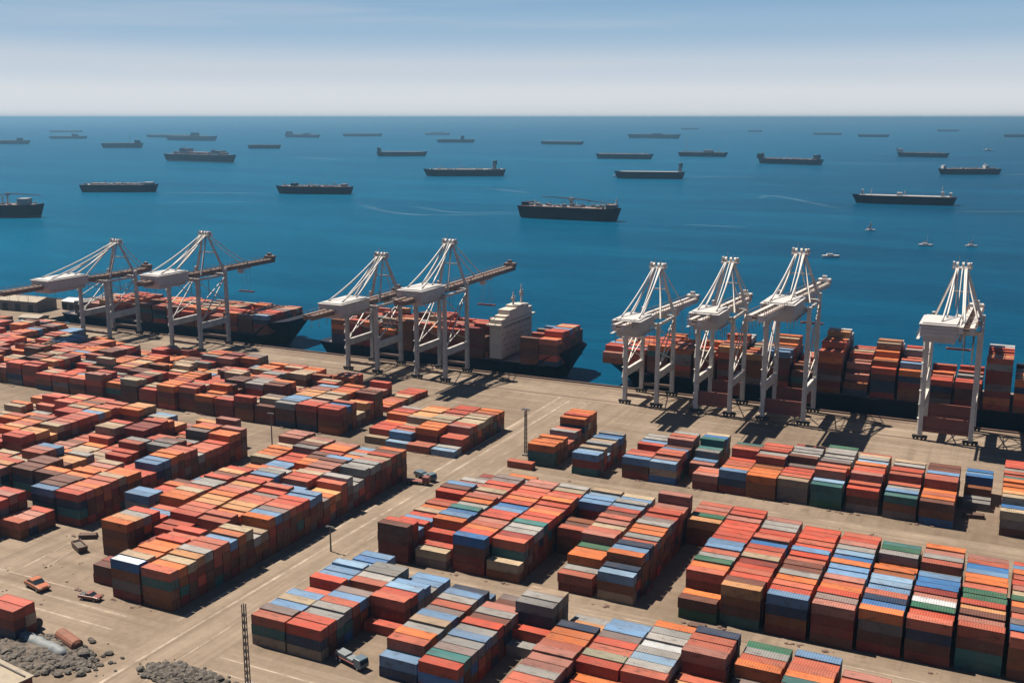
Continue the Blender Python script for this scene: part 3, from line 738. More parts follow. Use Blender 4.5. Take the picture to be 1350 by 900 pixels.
# ------------------------------------------------------------------ ship-to-shore cranes
def crane(x, w, zb, yb0, yb1, za, label, yl=400.0, ys=420.6, mat='crane', hw=10.0, hy0=379.0, hy1=397.0, red_sill=True, tilt=0.0, trolley=0.55, house_dx=0.0, boom_dx=0.0):
    root = empty('container_crane', (x, (yl + ys) / 2, 0.06)); yo = (yl + ys) / 2
    tag(root, label, 'crane', 'ship-to-shore cranes along the quay')
    S = M[mat]; Y0, Y1 = yl - yo, ys - yo; B0, B1 = yb0 - yo, yb1 - yo
    h = w / 2
    for sx in (-1, 1):
        for y in (Y0, Y1):
            g = MB(); g.bar((sx * h, y, 1.6), (sx * h, y, zb - (0.5 if y == Y0 else -2.0)), 1.55, 1.8, up=(0, 1, 0), w2=1.35, h2=1.6)
            leg = g.build('leg', S, root, 0.06)
            g = MB(); g.box(sx * h - 2.6, sx * h + 2.6, y - 0.6, y + 0.6, 0.75, 1.6)
            for k in (-2.0, -0.75, 0.75, 2.0): g.tube([(sx * h + k, y - 0.28, 0.42), (sx * h + k, y + 0.28, 0.42)], 0.42, 10)
            g.build('bogie', M['dark'], leg)
    for sx in (-1, 1):       # side frames along Y
        g = MB(); g.bar((sx * h, Y0 + 0.7, 13.0), (sx * h, Y1 - 0.7, 13.0), 1.3, 3.0)
        g.build('portal_beam', M['crane_grey'] if mat == 'crane_grey' else S, root, 0.05)
        g = MB(); g.bar((sx * h, Y0 + 0.5, 14.0), (sx * h, Y1 - 0.5, zb - 2.5), 0.45)
        g.build('diagonal_brace', S, root)
        g = MB(); g.bar((sx * h, Y0, zb - 1.2), (sx * h, Y1, zb - 1.2), 0.8, 1.1)
        g.build('upper_beam', S, root)
    for y in (Y0, Y1):
        g = MB(); g.box(-h + 0.7, h - 0.7, y - 0.4, y + 0.4, 3.2, 4.4)
        if red_sill:
            g.box(-h + 0.65, h - 0.65, y - 0.12, y + 0.12, 4.43, 8.2)
            g.box(-h + 0.6, h - 0.6, y - 0.3, y + 0.3, 8.23, 8.9)
        g.build('sill_beam', M['oxide'] if red_sill else M['girder'], root)
        g = MB(); g.bar((-h, y, zb - 1.3), (h, y, zb - 1.3), 1.0, 1.6)
        g.build('cross_beam', S, root)
    # boom: two girders with walkway, bracing and railing
    def bz(y): return zb + (y - Y1) * math.tan(R(tilt))
    for s in (-1, 1):
        g = MB(); g.bar((boom_dx + s * 1.7, B0, bz(B0)), (boom_dx + s * 1.7, B1, bz(B1)), 1.4, 2.3); gd = g.build('boom_girder', M['girder'] if mat != 'crane' else M['crane'], root)
        g = MB()
        k = B0 + 1
        while k < B1 - 1:
            g.bar((boom_dx + s * 2.9, k, bz(k) + 0.9), (boom_dx + s * 2.9, k, bz(k) + 2.1), 0.14); k += 3.2
        g.bar((boom_dx + s * 2.9, B0, bz(B0) + 2.1), (boom_dx + s * 2.9, B1, bz(B1) + 2.1), 0.14)
        g.bar((boom_dx + s * 2.6, B0, bz(B0) + 0.9), (boom_dx + s * 2.6, B1, bz(B1) + 0.9), 0.9, 0.12)
        g.build('railing', M['girder'], gd)
    g = MB(); k = B0 + 0.5
    while k < B1:
        g.bar((boom_dx - 1.2, k, bz(k) + 0.3), (boom_dx + 1.2, k, bz(k) + 0.3), 0.5, 0.8)
        if k + 5 < B1: g.bar((boom_dx - 1.2, k, bz(k) + 0.3), (boom_dx + 1.2, k + 5, bz(k + 5) + 0.3), 0.25)
        k += 5.0
    g.build('boom_ties', M['girder'], root)
    g = MB(); g.box(boom_dx - 2.6, boom_dx + 2.6, B1 - 3.2, B1 + 0.5, bz(B1) + 1.0, bz(B1) + 2.6); g.box(boom_dx - 1.0, boom_dx + 1.0, B1 - 2.5, B1 - 1.0, bz(B1) + 2.63, bz(B1) + 4.0)
    g.build('boom_tip_platform', M['girder'] if mat != 'crane' else M['crane'], root)
    # machinery house
    a, b_ = hy0 - yo, hy1 - yo
    g = MB(); g.box(house_dx - hw / 2, house_dx + hw / 2, a, b_, zb - 1.2, zb + 2.9); g.box(house_dx - hw / 2 + 1, house_dx + hw / 2 - 1, a + 1.2, b_ - 1.2, zb - 3.2, zb - 1.23)
    mh = g.build('machinery_house', M['white'], root, 0.15)
    g = MB(); n0 = len(g.v)
    g.box(house_dx - hw / 2 - 0.4, house_dx + hw / 2 + 0.4, a - 0.4, b_ + 0.4, zb + 2.93, zb + 3.35); g.box(house_dx - hw / 2 + 0.6, house_dx + hw / 2 - 0.6, a + 0.8, b_ - 0.8, zb + 3.38, zb + 3.8)
    g.build('roof', M['white'], mh, 0.1)
    g = MB()
    for zz in (zb + 0.2, zb + 1.5):
        g.box(house_dx - hw / 2 - 0.09, house_dx + hw / 2 + 0.09, a - 0.09, b_ + 0.09, zz, zz + 0.16)
    k = a
    while k <= b_ + 0.01:
        for s in (-1, 1): g.box(house_dx + s * (hw / 2 + 0.9) - 0.06, house_dx + s * (hw / 2 + 0.9) + 0.06, k - 0.06, k + 0.06, zb - 2.0, zb + 0.4)
        k += 3.0
    for s in (-1, 1): g.box(house_dx + s * (hw / 2 + 0.5) - 0.5, house_dx + s * (hw / 2 + 0.5) + 0.5, a - 0.6, b_ + 0.6, zb - 2.15, zb - 2.02)
    g.build('gallery', M['crane_grey'], mh)
    # A-frame
    ya = ys - 2.5 - yo
    for s in (-1, 1):
        g = MB(); g.bar((s * h * 0.92, Y1, zb + 1.0), (s * 1.7, ya, za - 1.5), 1.0, 1.1, up=(0, 1, 0), w2=0.75, h2=0.8); g.build('apex_leg', S, root)
        g = MB(); g.bar((s * h * 0.92, Y0 + 4, zb + 0.6), (s * 1.5, ya - 1.2, za - 1.8), 0.6, 0.6, up=(0, 1, 0)); g.build('back_leg', S, root)
    g = MB(); g.bar((-h * 0.5, (Y1 + ya) / 2, (zb + za) / 2), (h * 0.5, (Y1 + ya) / 2, (zb + za) / 2), 0.5); g.build('apex_tie', S, root)
    g = MB(); g.box(-3.3, 3.3, ya - 1.9, ya + 1.9, za - 1.7, za - 1.0)
    for s in (-1.8, 0.2, 1.9):
        g.tube([(s - 0.3, ya, za - 0.1), (s + 0.5, ya, za - 0.1)], 0.95, 12)
    g.box(-3.2, -2.6, ya - 1.2, ya + 1.2, za - 0.98, za + 0.9); g.box(2.6, 3.2, ya - 1.2, ya + 1.2, za - 0.98, za + 0.7)
    ap = g.build('apex_platform', S, root)
    g = MB()
    for s in (-3.2, 3.2):
        for k in (-1.8, 0, 1.8): g.bar((s, ya + k, za - 1.0), (s, ya + k, za + 0.2), 0.12)
    for q in ((-1.2, 2.8), (1.3, 2.0)): g.bar((q[0], ya, za + 0.6), (q[0], ya, za + q[1]), 0.18)
    g.build('aerial', M['crane_grey'], ap)
    # stays
    def sag(p, q, amt, n=7):
        p, q = Vector(p), Vector(q)
        return [p.lerp(q, i / n) + Vector((0, 0, -amt * math.sin(math.pi * i / n))) for i in range(n + 1)]
    for s in (-1, 1):
        MB().tube(sag((s * 1.7, ya - 1.5, za - 1.2), (s * 3.6, a + 4, zb + 3.8), 1.0), 0.36).build('back_stay', M['stay'], root, smooth=True)
        MB().tube(sag((s * 1.2, ya - 1.5, za - 1.2), (s * 2.6, b_ - 5.5, zb + 3.8), 0.8), 0.36).build('back_stay', M['stay'], root, smooth=True)
        MB().tube(sag((s * 1.2, ya + 1.5, za - 1.2), (s * 2.6, min(B1 - 4, Y1 + 26), zb + 1.2 + (min(B1 - 4, Y1 + 26) - Y1) * math.tan(R(tilt))), 0.5), 0.22).build('front_stay', M['crane_grey'], root, smooth=True)
    MB().tube(sag((0.2, ya - 1.5, za - 1.0), (0.4, b_ - 1.0, zb + 3.8), 0.3), 0.24).build('back_stay', M['stay'], root, smooth=True)
    # trolley with operator cab and spreader
    ty = Y1 + (B1 - Y1) * trolley
    tz = bz(ty) - 1.0
    g = MB(); g.box(-2.0, 2.0, ty - 2.5, ty + 2.5, tz - 0.9, tz); tr = g.build('trolley', M['crane_grey'], root)
    g = MB(); g.box(-1.3, 1.3, ty - 4.9, ty - 2.8, tz - 2.9, tz - 0.3); cb = g.build('operator_cab', M['white'], tr, 0.08)
    g = MB(); g.box(-1.15, 1.15, ty - 2.79, ty - 2.74, tz - 2.2, tz - 0.9); g.build('window', M['glass'], cb)
    g = MB()
    for sx in (-1.4, 1.4):
        for q in (-1.6, 1.6): g.tube([(sx, ty + q, tz - 0.9), (sx * 1.6, ty + q * 0.6, tz - 13.0)], 0.07, 4)
    g.build('hoist_ropes', M['rope'], tr)
    g = MB(); g.box(-4.4, 4.4, ty - 0.25, ty + 0.25, tz - 13.8, tz - 13.0)
    for sx in (-4.2, 4.2): g.box(sx - 0.25, sx + 0.25, ty - 1.3, ty + 1.3, tz - 13.7, tz - 13.1)
    g.build('spreader', M['oxide'], tr)
    g = MB(); q = rnd.random()
    for k in range(6):
        yy = Y0 + 4 + k * 3.2; g.tube([(boom_dx + (-1.6 if k % 2 else 1.6), yy, bz(yy) - 0.9), (boom_dx + (-1.6 if k % 2 else 1.6), yy + 0.4, bz(yy) - 9 - 9 * rnd.random())], 0.11, 4)
    g.box(boom_dx - 1.9, boom_dx + 1.9, Y0 + 3.5, Y0 + 20.5, bz(Y0 + 12) - 1.5, bz(Y0 + 12) - 1.3)
    g.build('service_ropes', M['rope'], root)
    for sx in (-1, 1):
        g = MB()
        for z0, z1 in ((16, 23), (23, zb - 2.5)):
            g.bar((sx * h, Y0 + 0.7, z0), (sx * h, Y1 - 0.7, z1), 0.32); g.bar((sx * h, Y1 - 0.7, z0), (sx * h, Y0 + 0.7, z1), 0.32)
        g.build('lattice_brace', S, root)
    # stair tower / ladder on a landside leg, hanging festoon cables
    g = MB()
    for k in range(7):
        z0 = 3 + k * (zb - 6) / 7; z1 = 3 + (k + 1) * (zb - 6) / 7
        g.bar((-h - 1.0, Y0 - 0.9 + (k % 2) * 1.8, z0), (-h - 1.0, Y0 + 0.9 - (k % 2) * 1.8, z1), 0.5, 0.1)
        g.box(-h - 1.35, -h - 0.65, Y0 - 1.1, Y0 + 1.1, z1 - 0.06, z1)
    g.build('stair', M['crane_grey'], root)
    g = MB(); k = B0 + 6; g.bar((-3.6, B0 + 4, bz(B0 + 4) - 0.85), (-3.6, Y1, bz(Y1) - 0.85), 0.22)
    while k < Y1 - 2:
        g.tube([(-3.6, k, bz(k) - 0.9), (-3.6, k + 1.2, bz(k) - 5.5 - 2 * rnd.random()), (-3.6, k + 2.4, bz(k) - 0.9)], 0.09, 4); k += 5.5
    g.build('festoon_cables', M['rope'], root)
    return root

crane(-439, 19.0, 32.5, 344, 440, 50.5, 'grey crane at the far left with boom reaching beyond the picture edge', mat='crane_grey', red_sill=False, hy0=367, hy1=392, hw=12)
crane(-377, 19.0, 37.5, 372, 470, 57.5, 'tall grey crane over the bow of the leftmost berthed ship', mat='crane_grey', red_sill=False, hy0=378, hy1=398, hw=12)
crane(-271, 16.0, 32.0, 360, 434, 52.5, 'grey crane with a short boom at the stern of the middle ship', mat='crane_grey', red_sill=False, hy0=376, hy1=398, hw=12, trolley=0.4)
crane(-234.5, 14.5, 39.5, 374, 482, 60.5, 'grey crane with a long boom beside the cream deckhouse', mat='crane_grey', red_sill=False, hy0=383, hy1=403, hw=12, tilt=0.8)
crane(-136, 13.5, 35.0, 372, 472, 55.5, 'off-white crane nearest the bow of the long right-hand ship', hy0=381, hy1=398, hw=11, red_sill=False, tilt=-2.6)
crane(-106, 13.5, 40.0, 370, 448, 59.5, 'off-white crane, middle one of the three standing close together', hy0=382, hy1=399, hw=11, tilt=-2.2)
crane(-78.5, 15.5, 46.0, 345, 478, 64.5, 'tallest off-white crane, rightmost of the close group of three', hy0=380, hy1=400, hw=12, tilt=-3.0)
crane(-20.3, 17.0, 42.0, 384, 458, 62.5, 'lone off-white crane near the right edge with red oxide base panels', hy0=386, hy1=404, hw=12.5, house_dx=-4.0, boom_dx=4.6, tilt=-3.5)

# ------------------------------------------------------------------ ships
def hull_mesh(L, B, fb, draft, bow_rake=0.075, stern_rake=0.05, full=0.82, sheer=0.12, n=28, blunt=0.0):
    """closed hull; returns (hull MB, deck outline, boot MB)"""
    def half(s):                      # s in -1..1, bow at +1
        if s > 0.55: return max(0.0, 1 - ((s - 0.55) / 0.45) ** 2.2)
        if s < -0.75: return 1 - 0.16 * ((-s - 0.75) / 0.25) ** 2
        return 1.0
    up, mid, lo = [], [], []
    for i in range(n + 1):
        s = -1 + 2 * i / n
        zt = fb * (1 + sheer * max(0, (s - 0.6) / 0.4) ** 1.5 + 0.03 * max(0, (-s - 0.7) / 0.3))
        hb = half(s) * B / 2
        if blunt:
            hb = B / 2 * (1 - 0.42 * max(0.0, (s - 0.86) / 0.14) ** 2.6) if s > 0 else hb
            q = min(1.0, max(0.0, (s - 0.80) / 0.10)); zt = fb + (blunt - fb) * q * q * (3 - 2 * q)
        s2 = s * (1 - bow_rake) if s > 0 else s * (1 - stern_rake)
        s3 = s * (1 - bow_rake * 1.6) if s > 0 else s * (1 - stern_rake * 2.4)
        hw_ = half(min(1, s * 1.04)) * B / 2 * 0.97
        up.append((s * L / 2, hb, zt)); mid.append((s2 * L / 2, hw_, fb * 0.16)); lo.append((s3 * L / 2, hw_ * 0.93, -draft))
    return up, mid, lo
def loft(mb, rows):
    n = len(rows[0]); base = []
    for row in rows:
        b0 = len(mb.v); base.append(b0)
        mb.v += [(x, y, z) for x, y, z in row] + [(x, -y, z) for x, y, z in row]
    for r_ in range(len(rows) - 1):
        a, b_ = base[r_], base[r_ + 1]
        for i in range(n - 1):
            mb.f.append((a + i, b_ + i, b_ + i + 1, a + i + 1)); mb.f.append((a + n + i, a + n + i + 1, b_ + n + i + 1, b_ + n + i))
        mb.f.append((a, a + n, b_ + n, b_)); mb.f.append((a + n - 1, b_ + n - 1, b_ + 2 * n - 1, a + 2 * n - 1))
    a = base[0]
    for i in range(n - 1): mb.f.append((a + i, a + i + 1, a + n + i + 1, a + n + i))

def ship(label, cx, cy, head, L, fb, B=None, hull='hull', boot=None, deck='deck', houses=(), masts=(), derricks=(), cargo=0, wl=-3.0, rim=True, pipes=True, clutter=1.0, name='cargo_ship', cat='ship', group='ships at anchor offshore', draft=4.0, seed=1, sheer=0.12, blunt=0.0):
    rg = random.Random(seed); B = B or max(14.0, min(L * 0.17, 42)); root = empty(name, (cx, cy, wl), R(head)); fb = fb if blunt else fb * 0.88
    tag(root, label, cat, group)
    up, mid, lo = hull_mesh(L, B, fb, draft, sheer=sheer, blunt=blunt)
    g = MB(); loft(g, [up, mid]); hl = g.build('hull', M[hull], root, smooth=False)
    g = MB(); loft(g, [mid, lo]); g.build('boot_topping', M[boot or hull], hl)
    if rim:            # deck coaming / walkway a little inboard
        g = MB(); k = len(up)
        out = [(x * 0.985, y * 0.93) for x, y, z in up[1:-2]]
        poly = [(x, -y) for x, y in out] + [(x, y) for x, y in reversed(out)]
        g.prism(poly, fb * 1.0 - 0.3, fb + (0.75 if not blunt else 0.2)); g.build('deck', M[deck], root)
    zd = fb + 0.78
    for (s, ln, wd, hh, mt) in houses:
        g = MB(); x = s * L / 2
        lv = max(1, int(round(hh / 5.0)))
        for k in range(lv):
            q = 1 - 0.10 * k
            g.box(x - ln / 2 * q, x + ln / 2 * q, -wd * B / 2 * (1 - 0.06 * k), wd * B / 2 * (1 - 0.06 * k), zd + k * hh / lv, zd + (k + 1) * hh / lv - 0.02)
        hs = g.build('deckhouse', M[mt], root)
        if hh > 7:
            g = MB(); g.box(x - ln * 0.36, x + ln * 0.36, -wd * B / 2 * 1.05, wd * B / 2 * 1.05, zd + hh, zd + hh + 2.6); g.build('wheelhouse', M['dark'] if mt != 'white' else M['white'], hs)
            g = MB(); g.box(x - ln * 0.15 - ln * 0.5, x + ln * 0.15 - ln * 0.5, -2, 2, zd + hh * 0.6, zd + hh + 4); g.build('funnel', M['hull_blue'], hs)
    for (s, hh) in masts:
        g = MB(); x = s * L / 2; g.tube([(x, 0, zd), (x, 0, zd + hh)], [0.9, 0.45], 6); g.bar((x, -B * 0.18, zd + hh * 0.75), (x, B * 0.18, zd + hh * 0.75), 0.5)
        g.bar((x - 2.2, 0, zd + hh * 0.6), (x + 2.2, 0, zd + hh * 0.6), 0.5); g.build('mast', M['crane_grey'], root)
    for (s, hh, reach, dz) in derricks:
        x = s * L / 2; g = MB(); g.tube([(x, 0, zd), (x, 0, zd + hh)], [1.1, 0.8], 8); g.box(x - 1.6, x + 1.6, -1.5, 1.5, zd + hh * 0.7, zd + hh)
        dk = g.build('deck_crane', M['crane_grey'], root)
        g = MB(); g.bar((x, 0.5, zd + hh * 0.9), (x + reach, 0.5, zd + hh * 0.9 + dz), 0.8); g.bar((x, -0.5, zd + hh), (x + reach, -0.5, zd + hh * 0.9 + dz), 0.3)
        g.build('crane_jib', M['girder'], dk)
    if pipes:
        g = MB(); x = -L * 0.42
        while x < L * 0.40:
            w_ = rg.uniform(0.8, 3.0); hh = rg.uniform(0.6, 2.4) * clutter; y = rg.uniform(-0.36, 0.36) * B
            g.box(x - w_, x + w_, y - 1.3, y + 1.3, zd, zd + hh)
            if rg.random() < 0.6: g.bar((x, y * 0.6, zd), (x, y * 0.6, zd + rg.uniform(2.5, 6.5) * clutter), 0.4)
            if rg.random() < 0.25: g.bar((x, y, zd + 2.0), (x + rg.uniform(-9, 9), y * 0.5, zd + rg.uniform(3, 6)), 0.4)
            x += rg.uniform(0.018, 0.045) * L
        g.bar((-L * 0.38, 0.0, zd + 1.2), (L * 0.36, 0.0, zd + 1.2), 1.1, 0.6)
        g.build('deck_fittings', M['deck_grey'], root)
    if cargo:
        g = MB(); nb = 7
        for k in range(nb):
            x0 = -L * 0.36 + k * L * 0.72 / nb; g.box(x0, x0 + L * 0.72 / nb * 0.82, -B * 0.32, B * 0.32, zd, zd + cargo * rg.uniform(0.7, 1.2))
        g.build('hatch_cover', M['deck'], root)
    return root

SH = [
 ('dark maroon ship cut off by the left picture edge, long pale derrick over its deck', (-1126, 884, 28.0, 124, 17.0), dict(hull='hull_red', boot='boot', houses=[(0.62, 12, 0.7, 7, 'deck_grey')], masts=[(0.2, 12)], derricks=[(-0.45, 14, 50, -1), (0.3, 14, 40, -2)])),
 ('dark ship with a pale cluttered deck, alone at the left in open water', (-1330, 1284, 25.9, 126, 13.0), dict(deck='deck_grey', hull='hull_blue', houses=[(0.75, 14, 0.7, 3.5, 'deck_grey')], cargo=2.0)),
 ('dark ship with a raked left bow, straight above the gap between the left cranes', (-1021, 1385, 198.1, 125, 13.0), dict(houses=[(0.5, 9, 0.6, 4, 'hull_blue'), (-0.8, 8, 0.6, 3.5, 'deck')], masts=[(-0.55, 7), (0.1, 6)])),
 ('bulky ship with a pale waterline stripe and masts, left of centre', (-2037, 2264, -7.3, 270, 22.0), dict(hull='hull_blue', boot='boot_pale', houses=[(-0.45, 30, 0.7, 12, 'deck_grey'), (0.5, 34, 0.7, 8, 'deck_grey'), (0.0, 44, 0.6, 6, 'deck')], masts=[(-0.5, 26), (-0.15, 18), (0.3, 16)], cargo=6)),
 ('small dark ship at the left edge below the horizon', (-4218, 3404, 25.9, 245, 18.0), dict(hull='hull_blue', masts=[(0.2, 16)], houses=[(0.6, 20, 0.7, 8, 'hull_blue')])),
 ('low grey-blue ship near the left horizon, a fainter one behind it', (-4944, 4421, 25.9, 215, 15.0), dict(hull='hull_blue', houses=[(0.35, 30, 0.7, 10, 'hull_blue')])),
 ('faintest ship at the far left horizon, a thin dark line', (-7120, 6350, 25.9, 272, 15.0), dict(hull='hull_blue')),
 ('short dark ship with one tall mast, right of the faint left pair', (-3264, 3182, 25.9, 165, 20.0), dict(houses=[(0.72, 18, 0.8, 9, 'hull')], masts=[(0.35, 34)])),
 ('long low ship overlapping the darker one before it near the left horizon', (-4674, 4943, -6.8, 420, 17.0), dict(hull='hull_blue', masts=[(0.2, 20)])),
 ('dark ship with several masts overlapping a longer low ship behind', (-3959, 4340, -4.9, 363, 26.0), dict(hull='hull_blue', houses=[(0.1, 40, 0.7, 14, 'hull_blue')], masts=[(0.1, 40), (0.35, 28), (-0.3, 20)])),
 ('small dark ship with three deck posts, between two wakes left of centre', (-2690, 3344, 25.9, 129, 15.0), dict(hull='hull_blue', masts=[(-0.1, 10), (0.2, 10), (0.5, 10)])),
 ('tiny blue ship with raised left end below the horizon', (-3961, 5289, -15.0, 320, 20.0), dict(hull='hull_blue', houses=[(-0.85, 30, 0.8, 14, 'hull_blue'), (0.2, 40, 0.6, 7, 'hull_blue')])),
 ('flat grey ship with a pale deck line, high in the centre-left', (-3859, 5770, 25.9, 251, 19.0), dict(hull='hull_blue', deck='deck_grey')),
 ('pale whitish ship near the horizon above a dark one', (-3731, 6500, 25.9, 180, 16.0), dict(hull='hull_pale', deck='hull_pale', pipes=False, houses=[(0.0, 90, 0.8, 6, 'white')])),
 ('grey-blue ship with a pointed left bow and small tower, below a pale one', (-2518, 4562, 205.9, 186, 16.0), dict(hull='hull_blue', houses=[(-0.35, 16, 0.7, 14, 'hull_blue')], masts=[(-0.35, 26)], sheer=-0.1)),
 ('dark flat ship with a raised left stern, left of centre', (-1775, 2871, 25.9, 158, 15.0), dict(hull='hull_red', houses=[(-0.9, 10, 0.8, 9, 'hull_red')], pipes=False)),
 ('dark navy tanker with a slim pale tower near its right end', (-1056, 1950, 205.9, 171, 15.0), dict(houses=[(-0.72, 8, 0.5, 14, 'deck_grey')], masts=[(0.1, 8), (0.55, 9), (-0.3, 7)], deck='deck_grey')),
 ('large rust-maroon ship with long derrick booms, the nearest one at anchor', (-490, 1166, -2.0, 131, 16.0), dict(hull='hull_red', boot='hull', deck='deck', B=24, houses=[(0.82, 9, 0.7, 4.5, 'deck'), (-0.86, 8, 0.7, 4, 'hull_red')], masts=[(0.9, 12), (-0.7, 7), (0.03, 13)], derricks=[(0.05, 10.5, 52, -4.5), (0.0, 10.5, -38, 1.5)], clutter=1.5, seed=4)),
 ('thin dark ship in the middle just below the horizon', (-1908, 4450, -8.0, 220, 15.0), dict(hull='hull_blue', pipes=False)),
 ('dark flat ship with a pale deck, right of centre above another', (-1076, 2970, 5.9, 170, 15.5), dict(deck='deck_grey')),
 ('dark ship with a tall striped mast tower at its right end', (-682, 2024, 194.7, 139, 15.0), dict(houses=[(-0.86, 7, 0.45, 13, 'deck_grey')], masts=[(-0.86, 24)], pipes=False, deck='deck_grey')),
 ('long blue-grey ship high right of centre below the horizon', (-1990, 5983, -10.0, 340, 25.0), dict(hull='hull_blue', houses=[(0.1, 60, 0.6, 5, 'hull_blue')])),
 ('dark ship with a very tall mast on its left part', (-922, 3249, 1.1, 155, 14.0), dict(hull='hull_blue', masts=[(-0.72, 46), (0.3, 16), (0.6, 14)], houses=[(0.2, 26, 0.7, 7, 'deck_grey')])),
 ('tiny ship on the horizon right of centre, above the long blue-grey one', (-3108, 10451, 25.9, 181, 17.0), dict(hull='hull_blue', pipes=False)),
 ('smallest speck of a ship on the right half of the horizon', (-2127, 9035, 25.9, 121, 14.0), dict(hull='hull_blue', pipes=False)),
 ('dark ship with raised bow and stern and small cranes, right of centre', (-572, 2815, 165.0, 180, 15.0), dict(houses=[(0.9, 12, 0.7, 9, 'hull_red'), (-0.85, 12, 0.7, 8, 'deck')], masts=[(0.8, 16), (0.0, 11), (-0.8, 14)], seed=5, sheer=0.35)),
 ('thin pale-topped ship near the right horizon, left one of two', (-1318, 7764, -15.0, 210, 13.0), dict(hull='hull_blue', deck='deck_grey')),
 ('thin dark ship near the right horizon, right one of two', (-908, 6981, -10.0, 194, 17.0), dict(hull='hull_blue', pipes=False)),
 ('dark ship with a bright white left end at the right', (-306, 3496, -10.0, 152, 14.0), dict(houses=[(-0.94, 14, 0.9, 9, 'white')], masts=[(0.3, 8)])),
 ('dark ship trailing a white wake towards the right edge', (-124, 2470, 205.9, 131, 13.0), dict(houses=[(0.82, 6, 0.6, 7, 'white'), (-0.55, 9, 0.6, 7, 'white')], masts=[(-0.5, 13)])),
 ('long black ship with small white deck towers, the large one at right', (-160, 1578, 183.0, 138, 12.5), dict(deck='deck_grey', houses=[(0.8, 2.6, 0.3, 7, 'white'), (0.08, 7, 0.4, 4, 'white'), (-0.73, 4.5, 0.4, 6, 'white'), (-0.88, 3.5, 0.5, 5, 'white')], masts=[(0.62, 9), (-0.02, 7), (-0.72, 15)], pipes=False)),
 ('tiny ship on the horizon near the right with a pale streak above', (-690, 10006, 25.9, 190, 17.0), dict(hull='hull_blue', pipes=False)),
 ('blue-grey ship cut off by the right picture edge below the horizon', (-79, 7312, 25.9, 225, 19.0), dict(hull='hull_blue', pipes=False)),
]
for i, (lab, (cx, cy, hd, L, fb), kw) in enumerate(SH):
    kw.setdefault('seed', i + 1); ship(lab, cx, cy, hd, L, fb, **kw)

# berthed ships
def berthed(label, x0, x1, bow, fb, deckz, bridge=None, blunt=0.0):
    L = x1 - x0; r_ = ship(label, (x0 + x1) / 2, 446.0, 0 if bow > 0 else 180, L, fb, B=35.0, hull='hull', boot='hull', deck='deck', rim=True, pipes=False,
                           name='container_ship', group='container ships berthed at the quay', draft=5.0, sheer=0.0, blunt=blunt)
    if bridge:
        s = 1 if bow > 0 else -1
        bx = (bridge - (x0 + x1) / 2) * s
        g = MB(); prof = [(-16.8, 27.5), (-12, 26.2), (-8, 29.5), (0, 30.6), (8, 31.4), (13, 29.2), (16.8, 27.8)]
        for (ya_, za_), (yb_, zb_) in zip(prof, prof[1:]):
            g.box(bx - 3.0, bx + 3.0, ya_, yb_ - 0.02, fb + 1.0, (za_ + zb_) / 2)
        dh = g.build('deckhouse', M['cream'], r_)
        g = MB()
        for y in range(-7, 8):
            if abs(y) != 7: g.box(bx + s * 3.0 - 0.02, bx + s * 3.06, y * 2.2 - 0.62, y * 2.2 + 0.62, 22.4, 23.5)
            for k in range(4):
                if (y + k) % 3: g.box(bx + s * 3.0 - 0.02, bx + s * 3.05, y * 2.2 - 0.3, y * 2.2 + 0.3, fb + 4 + k * 2.7, fb + 4.6 + k * 2.7)
        g.build('window', M['glass'], dh)
        g = MB()
        for y in range(-7, 7): g.box(bx + s * 3.0 - 0.3, bx + s * 3.0 + 0.3, y * 2.2 + 0.95, y * 2.2 + 1.25, fb + 1.0, 25.5)
        g.build('fender_rib', M['cream'], dh)
        g = MB(); g.box(bx - 3.6, bx + 3.6, -19.5, 19.5, 24.2, 24.9); g.build('bridge_wing', M['cream'], dh)
        for y, hh in ((2.0, 7.0), (11.0, 9.5)):
            g = MB(); g.tube([(bx, y, 30), (bx, y, 30 + hh)], [0.6, 0.3], 6); g.bar((bx, y - 1.8, 30 + hh * 0.7), (bx, y + 1.8, 30 + hh * 0.7), 0.35); g.box(bx - 0.8, bx + 0.8, y - 0.9, y + 0.9, 30 + hh * 0.45, 30 + hh * 0.62)
            g.build('mast', M['crane_grey'], dh)
    return r_
berthed('dark container ship loaded with brown stacks, berthed at far left', -500, -341, 1, 7.4, 4, blunt=14.5)
berthed('dark container ship with a cream deckhouse, berthed in the middle', -318, -182, 1, 7.6, 4, bridge=-217, blunt=13.5)
berthed('long black container ship with uneven tall stacks, berthed at the right', -166.5, 90, -1, 9.0, 6, blunt=13.0)

# small boats
def small_boat(label, x, y, L, head, sail):
    r_ = empty('sailing_boat' if sail else 'motor_boat', (x, y, -3), R(head)); tag(r_, label, 'boat', 'small white boats')
    up, mid, lo = hull_mesh(L, L * 0.3, L * 0.11, 0.6); g = MB(); loft(g, [up, mid, lo]); g.build('hull', M['white'], r_)
    g = MB(); g.box(-L * 0.25, L * 0.12, -L * 0.09, L * 0.09, L * 0.11, L * 0.2); g.build('cabin', M['white'], r_)
    if sail:
        g = MB(); g.tube([(L * 0.08, 0, L * 0.1), (L * 0.08, 0, L * 0.95)], 0.16, 6); g.build('mast', M['crane_grey'], r_)
        g = MB(); n = len(g.v)
        for yy in (-0.06, 0.06): g.v += [(L * 0.05, yy, L * 0.22), (-L * 0.36, yy, L * 0.22), (L * 0.05, yy, L * sail)]
        g.f += [(0, 1, 2), (5, 4, 3), (0, 3, 4, 1), (1, 4, 5, 2), (2, 5, 3, 0)]; g.build('sail', M['white'], r_)
small_boat('white sailing boat with raised sail, furthest of the three sailing boats', -151, 1186, 11, 30, 0.85)
small_boat('white sailing boat with bare mast, left of the near pair of boats', -85, 1066, 13, 10, 0.4)
small_boat('white sailing boat nearest the right picture edge', -46, 1078, 11, 20, 0.55)
